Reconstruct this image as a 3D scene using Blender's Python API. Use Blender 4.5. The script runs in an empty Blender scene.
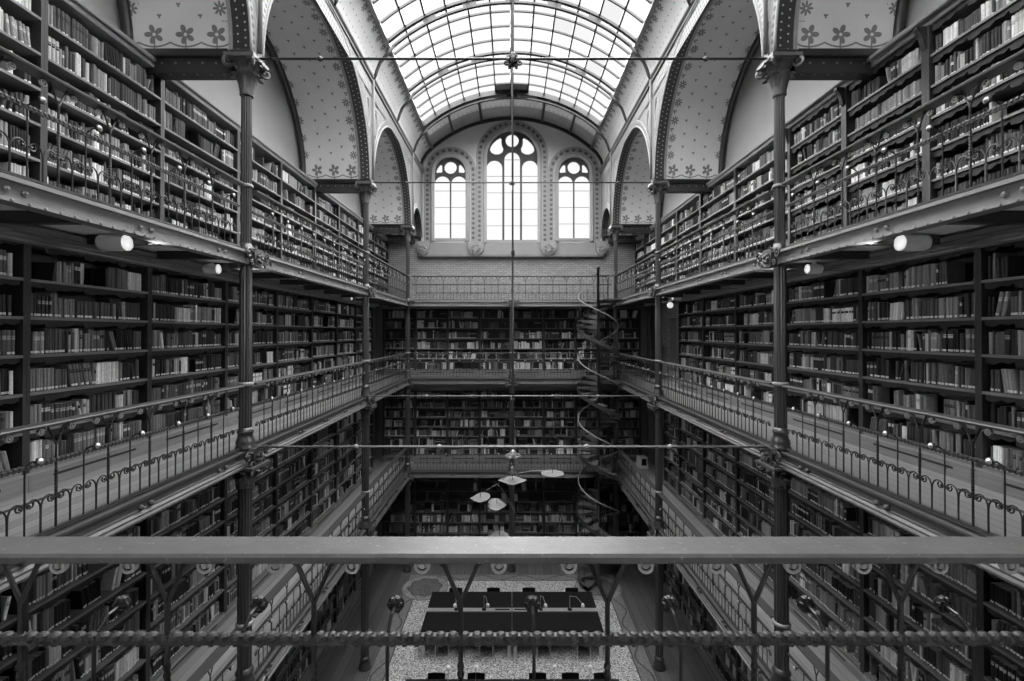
import bpy, math, random
from mathutils import Vector, Matrix
from mathutils.geometry import tessellate_polygon
PI = math.pi
SC = bpy.context.scene
COL = SC.collection

# ------------------------------------------------------------------ camera, sky, exposure
CZ = 9.1                                   # eye height above the ground floor
F = 465.0                                  # focal length in pixels of the 1024 px frame
cam_data = bpy.data.cameras.new('camera')
cam_data.sensor_width = 36.0
cam_data.lens = F / 1024 * 36.0
cam_data.shift_x = 1.0 / 1024
cam_data.shift_y = -10.75 / 1024
cam_data.clip_start = 0.05
cam = bpy.data.objects.new('camera', cam_data)
cam.location = (-.03, 0, CZ)
cam.rotation_euler = (math.radians(90.4), 0, 0)
COL.objects.link(cam)
SC.camera = cam

world = bpy.data.worlds.new('overcast_sky')
SC.world = world
world.use_nodes = True
wbg = world.node_tree.nodes['Background']
wbg.inputs['Color'].default_value = (1, 1, 1, 1)
SKY = .92
wbg.inputs['Strength'].default_value = SKY
SC.view_settings.view_transform = 'Standard'
SC.view_settings.look = 'None'
SC.view_settings.gamma = 1
SC.view_settings.use_curve_mapping = False
SC.view_settings.exposure = 0.0
SC.cycles.use_denoising = True
SC.cycles.max_bounces = 8
SC.cycles.diffuse_bounces = 5
SC.cycles.transparent_max_bounces = 12
SC.cycles.caustics_reflective = False
SC.cycles.caustics_refractive = False


def portal(name, loc, rot, sx, sy):
    l = bpy.data.lights.new(name, 'AREA')
    l.shape = 'RECTANGLE'
    l.size, l.size_y = sx, sy
    l.cycles.is_portal = True
    o = bpy.data.objects.new(name, l)
    o.location = loc
    o.rotation_euler = rot
    COL.objects.link(o)


portal('sky_portal_roof', (0, 9.8, CZ + 9.4), (0, 0, 0), 7.4, 16.4)
portal('sky_portal_gable', (0, 20.5, CZ + 6.4), (PI / 2, 0, PI), 7.4, 5.4)

# very wide soft sun above the glass roof, added as unseen fill light
sun = bpy.data.lights.new('soft_fill_sun', 'SUN')
sun.energy = 38.0
sun.angle = math.radians(160)
so_ = bpy.data.objects.new('soft_fill_sun', sun)
so_.rotation_euler = (math.radians(-4), math.radians(3), 0)
COL.objects.link(so_)

# ------------------------------------------------------------------ measures
W = 4.0                                    # half width of the hall between the column lines
SX = 5.33                                  # front of the wall bookcases
WX = 5.75                                  # side walls
Y0, Y1, Y2, Y3 = 1.70, 6.96, 12.71, 17.88  # column lines
YE = 20.1                                  # far gable wall
YB = 19.25                                 # front of the far bookcases
YN = -0.55                                 # near wall behind the viewer
G = [0.0, 3.80, 7.36, 10.32]               # ground floor and the three gallery floors
SOF = [3.58, 7.14, 10.12]                  # undersides of the galleries
SPR = CZ + 4.15                            # springing of the side vaults
CORN = CZ + 7.0                            # cornice of the nave
GC, GR = CZ + 4.042, 5.288                    # circle of the glass roof
GX, GZ = 3.45, CZ + 8.05                    # edge of the glass
BAYS = [(Y0, Y1), (Y1, Y2), (Y2, Y3)]
LEVEL = ['ground floor', 'lowest gallery', 'middle gallery', 'top gallery']
LEVH = ['ground-floor', 'lowest-gallery', 'middle-gallery', 'top-gallery']
ORD = ['', 'first', 'second', 'third', 'fourth', 'fifth', 'sixth', 'seventh', 'eighth', 'ninth', 'tenth', 'eleventh', 'twelfth']


def ordw(n):
    if n < len(ORD):
        return ORD[n]
    return '%d%s' % (n, 'th' if 10 <= n % 100 <= 20 else {1: 'st', 2: 'nd', 3: 'rd'}.get(n % 10, 'th'))


# ------------------------------------------------------------------ mesh builder
class MB:
    def __init__(s):
        s.v, s.f, s.m, s.t = [], [], [], []

    def add(s, vs, fs, m=0, tone=None):
        b = len(s.v)
        s.v.extend(tuple(p) for p in vs)
        for f in fs:
            s.f.append(tuple(b + i for i in f))
            s.m.append(m)
        return s

    def box(s, x0, x1, y0, y1, z0, z1, m=0):
        vs = [(x0, y0, z0), (x1, y0, z0), (x1, y1, z0), (x0, y1, z0), (x0, y0, z1), (x1, y0, z1), (x1, y1, z1), (x0, y1, z1)]
        return s.add(vs, [(3, 2, 1, 0), (4, 5, 6, 7), (0, 1, 5, 4), (1, 2, 6, 5), (2, 3, 7, 6), (3, 0, 4, 7)], m)

    def tube(s, pts, r, n=6, closed=False, m=0):
        P = [Vector(p) for p in pts]
        k = len(P)
        R = r if isinstance(r, (list, tuple)) else [r] * k
        vs, prev = [], None
        for i in range(k):
            a = P[(i - 1) % k] if (closed or i > 0) else P[i]
            b = P[(i + 1) % k] if (closed or i < k - 1) else P[i]
            t = (b - a)
            t = t.normalized() if t.length > 1e-9 else Vector((0, 0, 1))
            if prev is None:
                up = Vector((0, 0, 1)) if abs(t.z) < 0.9 else Vector((0, 1, 0))
                u = t.cross(up).normalized()
            else:
                u = prev - t * prev.dot(t)
                u = u.normalized() if u.length > 1e-6 else t.orthogonal().normalized()
            prev = u
            w = t.cross(u)
            for j in range(n):
                q = 2 * PI * (j + .5) / n
                vs.append(P[i] + u * (R[i] * math.cos(q)) + w * (R[i] * math.sin(q)))
        fs = []
        for i in range(k if closed else k - 1):
            i2 = (i + 1) % k
            for j in range(n):
                j2 = (j + 1) % n
                fs.append((i * n + j, i * n + j2, i2 * n + j2, i2 * n + j))
        if not closed:
            fs.append(tuple(range(n))[::-1])
            fs.append(tuple((k - 1) * n + j for j in range(n)))
        return s.add(vs, fs, m)

    def lathe(s, prof, n=16, c=(0, 0, 0), m=0, flute=0.0, axis='z'):
        vs = []
        for r, z in prof:
            for j in range(n):
                q = 2 * PI * j / n
                rr = r * (1 - flute * (j % 2))
                p = (rr * math.cos(q), rr * math.sin(q), z)
                if axis == 'x':
                    p = (z, p[0], p[1])
                elif axis == 'y':
                    p = (p[1], z, p[0])
                vs.append((c[0] + p[0], c[1] + p[1], c[2] + p[2]))
        fs = []
        for i in range(len(prof) - 1):
            for j in range(n):
                j2 = (j + 1) % n
                fs.append((i * n + j, i * n + j2, (i + 1) * n + j2, (i + 1) * n + j))
        if prof[0][0] > 1e-6:
            fs.append(tuple(range(n))[::-1])
        if prof[-1][0] > 1e-6:
            fs.append(tuple((len(prof) - 1) * n + j for j in range(n)))
        return s.add(vs, fs, m)

    def ball(s, c, r, n=8, k=5, sz=1.0, m=0):
        prof = [(max(r * math.sin(PI * i / k), 1e-5), -r * sz * math.cos(PI * i / k)) for i in range(k + 1)]
        return s.lathe(prof, n, c, m)

    def prism(s, outer, d0, d1, holes=(), fn=None, m=0, mside=None):
        """2-D outline (a, b) with holes, pushed from d0 to d1; fn(a, b, d) -> xyz."""
        fn = fn or (lambda a, b, d: (a, d, b))
        rings = [list(outer)] + [list(h) for h in holes]
        flat = [p for r in rings for p in r]
        tri = tessellate_polygon([[Vector((a, b, 0)) for a, b in r] for r in rings])
        n = len(flat)
        vs = [fn(a, b, d0) for a, b in flat] + [fn(a, b, d1) for a, b in flat]
        fs = [tuple(t) for t in tri] + [tuple(i + n for i in reversed(t)) for t in tri]
        s.add(vs, fs, m)
        b0 = len(s.v) - 2 * n
        o = 0
        for r in rings:
            k = len(r)
            for i in range(k):
                j = (i + 1) % k
                s.f.append((b0 + o + i, b0 + o + j, b0 + n + o + j, b0 + n + o + i))
                s.m.append(m if mside is None else mside)
            o += k
        return s

    def sweep(s, prof, path, m=0, closed_prof=True):
        """profile points given as functions of the path frame: path = list of (origin, out, up)."""
        n = len(prof)
        vs = []
        for o, u, w in path:
            for a, b in prof:
                vs.append(Vector(o) + Vector(u) * a + Vector(w) * b)
        fs = []
        for i in range(len(path) - 1):
            for j in range(n if closed_prof else n - 1):
                j2 = (j + 1) % n
                fs.append((i * n + j, i * n + j2, (i + 1) * n + j2, (i + 1) * n + j))
        if closed_prof:
            fs.append(tuple(range(n))[::-1])
            fs.append(tuple((len(path) - 1) * n + j for j in range(n)))
        return s.add(vs, fs, m)

    def move(s, M):
        s.v = [tuple(M @ Vector(p)) for p in s.v]
        return s

    def mesh(s, name, mats, smooth=False):
        me = bpy.data.meshes.new(name)
        me.from_pydata(s.v, [], s.f)
        for m in (mats if isinstance(mats, (list, tuple)) else [mats]):
            me.materials.append(m)
        if any(s.m):
            me.polygons.foreach_set('material_index', s.m)
        if smooth:
            me.polygons.foreach_set('use_smooth', [True] * len(me.polygons))
        me.validate()
        me.update()
        return me


def link(name, me, parent=None, loc=(0, 0, 0), rz=0.0, rot=None):
    o = bpy.data.objects.new(name, me)
    COL.objects.link(o)
    o.location = loc
    o.rotation_euler = rot if rot else (0, 0, rz)
    if parent is not None:
        o.parent = parent
    return o


def tag(o, label=None, cat=None, group=None, kind=None):
    if label:
        o['label'] = label
    if cat:
        o['category'] = cat
    if group:
        o['group'] = group
    if kind:
        o['kind'] = kind
    return o


def thing(name, label, cat, loc=(0, 0, 0), rz=0.0, group=None, kind=None):
    return tag(link(name, None, None, loc, rz), label, cat, group, kind)


def struct(name, me, loc=(0, 0, 0), parent=None):
    o = link(name, me, parent, loc)
    o['kind'] = 'structure'
    return o


def grid_mesh(name, fn, nu, nv, lu, lv, mat, flip=False, smooth=True, thick=0.0):
    """a curved sheet with UVs in metres; fn(i/nu, j/nv) -> xyz"""
    vs = [fn(i / nu, j / nv) for i in range(nu + 1) for j in range(nv + 1)]
    fs, uv = [], []
    for i in range(nu):
        for j in range(nv):
            q = [(i, j), (i + 1, j), (i + 1, j + 1), (i, j + 1)]
            if flip:
                q.reverse()
            fs.append([a * (nv + 1) + b for a, b in q])
            uv += [(a / nu * lu, b / nv * lv) for a, b in q]
    me = bpy.data.meshes.new(name)
    me.from_pydata(vs, [], fs)
    l = me.uv_layers.new(name='metres')
    for k, c in enumerate(uv):
        l.data[k].uv = c
    me.materials.append(mat)
    if smooth:
        me.polygons.foreach_set('use_smooth', [True] * len(me.polygons))
    me.update()
    return me


def arc(cx, cz, r, a0, a1, n):
    return [(cx + r * math.cos(a0 + (a1 - a0) * i / n), cz + r * math.sin(a0 + (a1 - a0) * i / n)) for i in range(n + 1)]


def spiral(c, r0, turns, a0, n=14, plane='xz', sgn=1, r1=0.2):
    pts = []
    for i in range(n + 1):
        t = i / n
        a = a0 + sgn * turns * 2 * PI * t
        r = r0 * (1 - t * (1 - r1))
        x, z = r * math.cos(a), r * math.sin(a)
        pts.append((c[0] + x, c[1], c[2] + z) if plane == 'xz' else (c[0], c[1] + x, c[2] + z))
    return pts


# ------------------------------------------------------------------ materials
class E:
    """arithmetic on shader sockets"""
    T = None

    def __init__(s, x):
        s.x = x

    @staticmethod
    def op(k, *a):
        n = E.T.nodes.new('ShaderNodeMath')
        n.operation = k
        for i, q in enumerate(a):
            q = q.x if isinstance(q, E) else q
            if isinstance(q, (int, float)):
                n.inputs[i].default_value = q
            else:
                E.T.links.new(q, n.inputs[i])
        return E(n.outputs[0])

    def __add__(s, o): return E.op('ADD', s, o)
    def __radd__(s, o): return E.op('ADD', o, s)
    def __sub__(s, o): return E.op('SUBTRACT', s, o)
    def __rsub__(s, o): return E.op('SUBTRACT', o, s)
    def __mul__(s, o): return E.op('MULTIPLY', s, o)
    def __rmul__(s, o): return E.op('MULTIPLY', o, s)
    def __truediv__(s, o): return E.op('DIVIDE', s, o)
    def lt(s, o): return E.op('LESS_THAN', s, o)
    def gt(s, o): return E.op('GREATER_THAN', s, o)
    def fr(s): return E.op('FRACT', s)
    def fl(s): return E.op('FLOOR', s)
    def ab(s): return E.op('ABSOLUTE', s)
    def sin(s): return E.op('SINE', s)
    def cos(s): return E.op('COSINE', s)
    def mx(s, o): return E.op('MAXIMUM', s, o)
    def mn(s, o): return E.op('MINIMUM', s, o)
    def pw(s, o): return E.op('POWER', s, o)
    def sq(s): return E.op('SQRT', s)
    def at(s, o): return E.op('ARCTAN2', s, o)
    def md(s, o): return E.op('FLOORED_MODULO', s, o)


def new_mat(name):
    m = bpy.data.materials.new(name)
    m.use_nodes = True
    E.T = m.node_tree
    b = m.node_tree.nodes['Principled BSDF']
    return m, m.node_tree, b


def coord(kind):
    n = E.T.nodes.new('ShaderNodeTexCoord')
    s = E.T.nodes.new('ShaderNodeSeparateXYZ')
    E.T.links.new(n.outputs[kind], s.inputs[0])
    return n.outputs[kind], E(s.outputs[0]), E(s.outputs[1]), E(s.outputs[2])


def noise(vec, scale, detail=4, rough=.6, stretch=None):
    if stretch:
        mp = E.T.nodes.new('ShaderNodeMapping')
        mp.inputs['Scale'].default_value = stretch
        E.T.links.new(vec, mp.inputs['Vector'])
        vec = mp.outputs[0]
    n = E.T.nodes.new('ShaderNodeTexNoise')
    n.inputs['Scale'].default_value = scale
    n.inputs['Detail'].default_value = detail
    n.inputs['Roughness'].default_value = rough
    E.T.links.new(vec, n.inputs['Vector'])
    return E(n.outputs[0])


def grey(b, e):
    """drive the base colour of a Principled BSDF with one grey value"""
    c = E.T.nodes.new('ShaderNodeCombineColor')
    for i in range(3):
        E.T.links.new(e.x, c.inputs[i])
    E.T.links.new(c.outputs[0], b.inputs['Base Color'])


def bump(b, e, strength=.3, dist=.01):
    n = E.T.nodes.new('ShaderNodeBump')
    n.inputs['Strength'].default_value = strength
    n.inputs['Distance'].default_value = dist
    E.T.links.new(e.x, n.inputs['Height'])
    E.T.links.new(n.outputs[0], b.inputs['Normal'])


def mix(a, b, f):
    return a + (b - a) * f if isinstance(a, E) or isinstance(b, E) else f * (b - a) + a


def plain(name, g, rough=.5, var=.25, scale=6, spec=.5, metal=0.0, stretch=None):
    m, t, b = new_mat(name)
    v, x, y, z = coord('Object')
    n = noise(v, scale, 5, .6, stretch)
    grey(b, g * (1 - var) + n * (2 * g * var))
    b.inputs['Roughness'].default_value = rough
    b.inputs['Specular IOR Level'].default_value = spec
    b.inputs['Metallic'].default_value = metal
    return m


M = {}
M['iron'] = plain('painted_iron', .034, .33, .3, 9, .6)
M['iron_dark'] = plain('dark_iron', .014, .4, .3, 9, .5)
M['near_plaster'] = plain('pale_near_wall', .6, .8, .1, 2, .2)
M['iron_cap'] = plain('cast_iron_ornament', .075, .36, .35, 14, .6)
M['iron_light'] = plain('worn_light_iron', .17, .4, .3, 14, .6)
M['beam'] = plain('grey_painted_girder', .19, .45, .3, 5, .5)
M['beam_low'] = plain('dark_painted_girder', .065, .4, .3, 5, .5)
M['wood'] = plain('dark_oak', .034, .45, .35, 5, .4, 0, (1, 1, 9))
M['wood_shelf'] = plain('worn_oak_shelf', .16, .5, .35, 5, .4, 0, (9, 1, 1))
M['leather'] = plain('dark_leather', .018, .6, .4, 20, .3)
M['soffit'] = plain('pale_soffit_boards', .82, .6, .15, 3, .3)
M['plaster'] = plain('grey_plaster', .25, .8, .12, 1.5, .2)
M['plaster_pale'] = plain('pale_plaster', .20, .8, .1, 1.5, .2)
M['lightstone'] = plain('pale_stone', .27, .7, .15, 4, .3)
M['handrail_dark'] = plain('dark_oiled_handrail', .03, .5, .35, 9, .6)
M['black'] = plain('black_linoleum', .006, .6, .3, 8, .2)
M['white'] = plain('white_enamel', .72, .4, .05, 8, .5)
M['pale_metal'] = plain('pale_metal', .42, .3, .15, 8, .6, .5)
M['petal'] = plain('satin_aluminium', .14, .5, .12, 6, .4)
M['label'] = plain('paper_label', .75, .8, .1, 30, .2)
M['pages'] = plain('book_pages', .33, .9, .25, 60, .1)
M['shield'] = plain('carved_stone', .24, .8, .5, 16, .2)


def handrail_mat():
    m, t, b = new_mat('worn_grey_handrail')
    v, x, y, z = coord('Object')
    n = noise(v, 4, 6, .65)
    n2 = noise(v, 46, 3, .7)
    n3 = noise(v, 5, 2, .5, (1, 9, 1))
    chips = n2.gt(.66) * .10
    n4 = noise(v, 14, 6, .75)
    grey(b, n * .05 + n4 * .10 + n3 * .03 + chips)
    b.inputs['Roughness'].default_value = .38
    b.inputs['Specular IOR Level'].default_value = .5
    bump(b, n2, .15, .003)
    return m


M['handrail'] = handrail_mat()


def motif_mat(name, base, dark, width, cell=.42, big=.5, edge=.24, foot=0.0):
    """painted vault: scattered small flowers and a row of large ones along both long edges. uv in metres, v across (0..width)"""
    m, t, b = new_mat(name)
    v, u, w, _ = coord('UV')
    row = (w / cell).fl()
    fx = (u / cell + row.md(2) * .5).fr() - .5
    fy = (w / cell).fr() - .5
    r = (fx * fx + fy * fy).sq()
    th = fy.at(fx)
    spot = r.lt(.035 + (th * 1.5).cos().ab() * .085)
    inner = w.gt(edge * 1.8) * w.lt(width - edge * 1.8)
    d = spot * inner
    wm = w.mn(width - w)                      # distance to the nearest long edge
    for per, off, size, k in ((big, 0.0, big * .27, 4.0), (big, .5, big * .13, 1.5)):
        gx = ((u / per + off).fr() - .5) * per
        gy = wm - edge * (1 if off == 0 else .7)
        rr = (gx * gx + gy * gy).sq()
        tt = gy.at(gx)
        fl = rr.lt((tt * k).cos().ab() * size * .72 + size * .25) * rr.gt(size * .16)
        d = d.mx(fl)
    d = d.mx(wm.lt(.03))
    if foot > 0:                               # ornament rows at the springing (both ends of u)
        um = u.mn(foot - u)
        gx = ((w / .46).fr() - .5) * .46
        gy = um - .24
        rr = (gx * gx + gy * gy).sq()
        tt = gy.at(gx)
        d = d * um.gt(.42)
        fl = rr.lt((tt * 2.5).cos().ab() * .10 + .045) * rr.gt(.025)
        st = gx.ab().lt(.012) * um.lt(.2)
        garland = (um - .06 - gx * gx * 1.2).ab().lt(.014)
        d = d.mx(fl).mx(st).mx(garland)
    nz = noise(coord('Object')[0], 1.3, 5, .6)
    basee = nz * (.3 * base) + .85 * base
    grey(b, basee + (dark - base) * (d * .85))
    b.inputs['Roughness'].default_value = .75
    b.inputs['Specular IOR Level'].default_value = .2
    return m


def dotted_mat(name, base, dot, cell, size=.16):
    m, t, b = new_mat(name)
    v, u, w, _ = coord('UV')
    row = (w / cell).fl()
    fx = (u / cell + row.md(2) * .5).fr() - .5
    fy = (w / cell).fr() - .5
    d = (fx * fx + fy * fy).sq().lt(size)
    grey(b, base + (dot - base) * d)
    b.inputs['Roughness'].default_value = .5
    return m


def brick_mat(name, c1, c2, mortar, plane='xz', bw=.24, bh=.085):
    m, t, b = new_mat(name)
    v, x, y, z = coord('Object')
    c = E.T.nodes.new('ShaderNodeCombineXYZ')
    E.T.links.new((x if plane == 'xz' else y).x, c.inputs[0])
    E.T.links.new(z.x, c.inputs[1])
    n = E.T.nodes.new('ShaderNodeTexBrick')
    E.T.links.new(c.outputs[0], n.inputs['Vector'])
    n.inputs['Color1'].default_value = (c1, c1, c1, 1)
    n.inputs['Color2'].default_value = (c2, c2, c2, 1)
    n.inputs['Mortar'].default_value = (mortar, mortar, mortar, 1)
    n.inputs['Scale'].default_value = 1
    n.inputs['Mortar Size'].default_value = .009
    n.inputs['Brick Width'].default_value = bw
    n.inputs['Row Height'].default_value = bh
    E.T.links.new(n.outputs['Color'], b.inputs['Base Color'])
    b.inputs['Roughness'].default_value = .8
    return m


M['vault'] = motif_mat('painted_side_vault', .42, .07, 1.6, cell=.30, big=.40, edge=.15, foot=8.0)
M['cove'] = motif_mat('painted_cove', .60, .10, 1.12, cell=.21, big=.40, edge=.14)
M['panel'] = motif_mat('painted_end_panel', .85, .26, 1.2, cell=.2, big=.2, edge=.12)
M['dots'] = dotted_mat('studded_dark_arch', .012, .34, .11, .13)
M['dots_rail'] = dotted_mat('studded_dark_beam', .02, .15, .2, .1)
M['archband'] = dotted_mat('patterned_archivolt', .18, .05, .11, .30)
M['surround'] = dotted_mat('painted_window_border', .20, .045, .21, .3)
M['brick'] = brick_mat('glazed_brick', .26, .20, .12)
M['brick_side'] = brick_mat('glazed_brick_side', .30, .22, .14, 'yz')
M['gable'] = plain('painted_gable', .43, .8, .12, 1.2, .2)


def planks_mat(name, g, along='y', pw=.16, seam=.25):
    m, t, b = new_mat(name)
    v, x, y, z = coord('Object')
    a, c = (x, y) if along == 'y' else (y, x)
    k = (a / pw).fl()
    f = (a / pw).fr()
    wn = E.T.nodes.new('ShaderNodeTexWhiteNoise')
    wn.noise_dimensions = '1D'
    E.T.links.new(k.x, wn.inputs['W'])
    st = (14, .7, 1) if along == 'y' else (.7, 14, 1)
    n = noise(v, 2.2, 6, .65, st)
    val = g * .55 + E(wn.outputs['Value']) * (g * .4) + n * (g * .6)
    e = f.lt(.05)
    grey(b, val * (1 - e * (1 - seam)))
    b.inputs['Roughness'].default_value = .5
    b.inputs['Specular IOR Level'].default_value = .4
    return m


M['gallery_planks'] = planks_mat('oak_gallery_planks', .23, 'y')
M['gallery_planks_across'] = planks_mat('oak_gallery_planks_across', .15, 'x')
M['hall_planks'] = planks_mat('dark_hall_planks', .07, 'y', .3)


def terrazzo_mat():
    m, t, b = new_mat('terrazzo_mosaic')
    v, x, y, z = coord('Object')
    vo = E.T.nodes.new('ShaderNodeTexVoronoi')
    vo.inputs['Scale'].default_value = 44
    E.T.links.new(v, vo.inputs['Vector'])
    sp = E.T.nodes.new('ShaderNodeSeparateColor')
    E.T.links.new(vo.outputs['Color'], sp.inputs[0])
    chip = E(sp.outputs[0])
    field = chip.pw(1.4) * .64 + .04
    band = chip * .14 + .07
    ax = x.ab()
    yc = (y - 9.8).ab()
    ex = (ax - 3.38)
    ey = (yc - 7.35)
    out = ex.mx(ey)
    along = mix(x, y, ex.gt(ey))
    wave = ((out - .22 - (along * 4.2).sin() * .14).ab()).lt(.024)
    edge = (out.ab().lt(.02)).mx((out - .44).ab().lt(.02))
    val = mix(field, band, out.gt(0))
    val = val * (1 - wave.mx(edge) * .85)
    grey(b, val)
    b.inputs['Roughness'].default_value = .45
    return m


def medallion_mat():
    m, t, b = new_mat('mosaic_medallion')
    v, x, y, z = coord('Object')
    vo = E.T.nodes.new('ShaderNodeTexVoronoi')
    vo.inputs['Scale'].default_value = 26
    E.T.links.new(v, vo.inputs['Vector'])
    sp = E.T.nodes.new('ShaderNodeSeparateColor')
    E.T.links.new(vo.outputs['Color'], sp.inputs[0])
    chip = E(sp.outputs[0])
    r = (x * x + y * y).sq()
    th = y.at(x)
    lim = .56 + (th * 8).sin() * .035
    inside = r.lt(lim)
    val = mix(chip * .2 + .10, chip * .10 + .04, inside)
    line = ((r - lim).ab().lt(.026)).mx((r - .81).ab().lt(.014))
    grey(b, val * (1 - line * .8))
    b.inputs['Roughness'].default_value = .45
    return m


M['terrazzo'] = terrazzo_mat()
M['medallion'] = medallion_mat()


def book_mat():
    m, t, b = new_mat('book_cloth')
    a = E.T.nodes.new('ShaderNodeAttribute')
    a.attribute_name = 'tone'
    v, x, y, z = coord('Object')
    n = noise(v, 28, 4, .6)
    grey(b, E(a.outputs['Fac']) * (.6 + n * .8))
    b.inputs['Roughness'].default_value = .55
    b.inputs['Specular IOR Level'].default_value = .35
    return m


M['book'] = book_mat()


def pane_mat():
    """lightly frosted roof glass: most of the sky passes, a little is scattered"""
    m, t, b = new_mat('frosted_roof_glass')
    out = t.nodes['Material Output']
    a = t.nodes.new('ShaderNodeAttribute')
    a.attribute_name = 'tone'
    tr = t.nodes.new('ShaderNodeBsdfTransparent')
    c = t.nodes.new('ShaderNodeCombineColor')
    for i in range(3):
        t.links.new(a.outputs['Fac'], c.inputs[i])
    t.links.new(c.outputs[0], tr.inputs['Color'])
    tl = t.nodes.new('ShaderNodeBsdfTranslucent')
    tl.inputs['Color'].default_value = (.85, .85, .85, 1)
    mx = t.nodes.new('ShaderNodeMixShader')
    mx.inputs[0].default_value = .015
    t.links.new(tr.outputs[0], mx.inputs[1])
    t.links.new(tl.outputs[0], mx.inputs[2])
    t.links.new(mx.outputs[0], out.inputs['Surface'])
    return m


M['pane'] = pane_mat()


def glow_mat(name, s):
    m, t, b = new_mat(name)
    b.inputs['Emission Color'].default_value = (1, 1, 1, 1)
    b.inputs['Emission Strength'].default_value = s
    b.inputs['Base Color'].default_value = (.8, .8, .8, 1)
    return m


M['lamp_face'] = glow_mat('lit_lamp_face', .7)


def set_tone(me, vals):
    at = me.attributes.new('tone', 'FLOAT', 'FACE')
    at.data.foreach_set('value', vals)

# ------------------------------------------------------------------ the shell of the hall
def box_mesh(name, mat, *a):
    return MB().box(*a).mesh(name, mat)


struct('floor', box_mesh('floor', M['hall_planks'], -WX - .2, WX + .2, YN - .2, YE + .3, -.2, 0))
fm = box_mesh('floor_mosaic', M['terrazzo'], -3.82, 3.82, -8.5, 7.95, 0, .006)
# object origin at the middle of the field so the border follows its edges
o = struct('floor_mosaic', MB().box(-3.83, 3.83, 9.8 - 7.8, 9.8 + 7.8, .0, .006).mesh('floor_mosaic', M['terrazzo']))
bpy.data.meshes.remove(fm)
for x in (-3.1, 3.1):
    struct('floor_medallion', MB().lathe([(.83, .006), (.83, .010), (.0001, .010)], 40).mesh('floor_medallion', M['medallion']), (x, 16.7, 0))

for s, nm in ((-1, 'left'), (1, 'right')):
    x0, x1 = sorted((s * WX, s * (WX + .2)))
    lower = MB()
    if s > 0:      # the door recess of the middle gallery, with a hole through the wall's face
        fn = lambda a, b, d: (d, a, b)
        lower.prism([(YN, 0), (YE, 0), (YE, CZ + 8.0), (YN, CZ + 8.0)], x0, x1,
                    [[(15.45, G[2] + .35), (16.85, G[2] + .35), (16.85, G[2] + 2.28), (15.45, G[2] + 2.28)]], fn)
        lower.box(x1 + .001, x1 + .06, 15.2, 17.1, G[2], G[2] + 2.6)
    else:
        lower.box(x0, x1, YN, YE, 0, CZ + 8.0)
    struct('wall_' + nm, lower.mesh('wall_' + nm, M['plaster']))
    # brick facing of the far corner on the three galleries
    if s > 0:
        fa = MB().prism([(15.0, G[1]), (YB, G[1]), (YB, SOF[2]), (15.0, SOF[2])], x0 - .012, x0,
                        [[(15.45, G[2] + .35), (16.85, G[2] + .35), (16.85, G[2] + 2.28), (15.45, G[2] + 2.28)]], lambda a, b, d: (d, a, b))
        struct('wall_right_facing', fa.mesh('wall_right_facing', M['brick_side']))
struct('wall_near', box_mesh('wall_near', M['near_plaster'], -WX - .2, WX + .2, YN - .2, YN, 0, CZ + 9.4))
struct('wall_far', box_mesh('wall_far', M['plaster'], -WX - .2, WX + .2, 19.68, YE, 0, G[3] - .04))
# far wall of the corner bays above the top gallery: brick, beside the nave
for s in (-1, 1):
    x0, x1 = sorted((s * 3.98, s * (WX + .2)))
    struct('wall_far_corner', box_mesh('wall_far_corner', M['brick'], x0, x1, YE, YE + .3, G[3] - .2, CZ + 6.2))


M['tracery'] = plain('dark_stone_tracery', .07, .8, .15, 3, .2)
M['trim_dim'] = plain('dim_stone_moulding', .17, .8, .15, 3, .2)


def roof_z(x):
    return GC + math.sqrt(max(GR * GR - x * x, 0))


COVE = [(4.0, CORN), (3.975, CORN + .26), (3.89, CORN + .52), (3.71, CORN + .80), (GX, GZ)]


def section(n=24):
    """half-open outline of the nave vault from the left cornice to the right one"""
    left = [(-a, b) for a, b in COVE]
    ph = math.asin(GX / GR)
    mid = [(GR * math.sin(-ph + 2 * ph * i / n), GC + GR * math.cos(-ph + 2 * ph * i / n)) for i in range(1, n)]
    return left + mid + [(a, b) for a, b in reversed(COVE)]


# --- gable wall with three traceried windows
def arch_outline(cx, hw, z0, zs, n=20, r=None):
    r = r or hw
    return [(cx - hw, z0), (cx + hw, z0)] + arc(cx, zs, r, 0, PI, n)


WINS = [(-2.66, .74, CZ + 4.0, CZ + 6.93), (0.02, 1.16, CZ + 3.92, CZ + 7.66), (2.70, .74, CZ + 4.0, CZ + 6.93)]
gable_out = [(4.0, CZ + 3.3)] + section()[::-1] + [(-4.0, CZ + 3.3)]
gb = MB().prism(gable_out, YE, YE + .3, [arch_outline(*w) for w in WINS])
struct('wall_gable', gb.mesh('wall_gable', M['gable']))
struct('wall_gable_brick', box_mesh('wall_gable_brick', M['brick'], -4.0, 4.0, YE - .02, YE + .3, G[3] - .2, CZ + 3.3))
# outer backing keeps daylight out around the vault's edge
# dark arch between gable and vault
rim = MB()
sec = [(-4.0, CZ + 3.3)] + section() + [(4.0, CZ + 3.3)]
rim.sweep([(-.11, -.06), (.03, -.06), (.03, .04), (-.11, .04)],
          [((x, YE - .06, z), (lambda n: (n[0], 0, n[1]))(Vector((x, z - (CZ + 5.2))).normalized()), (0, 1, 0)) for x, z in sec])
struct('trim_1', rim.mesh('trim_1', M['iron_dark']))
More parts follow.
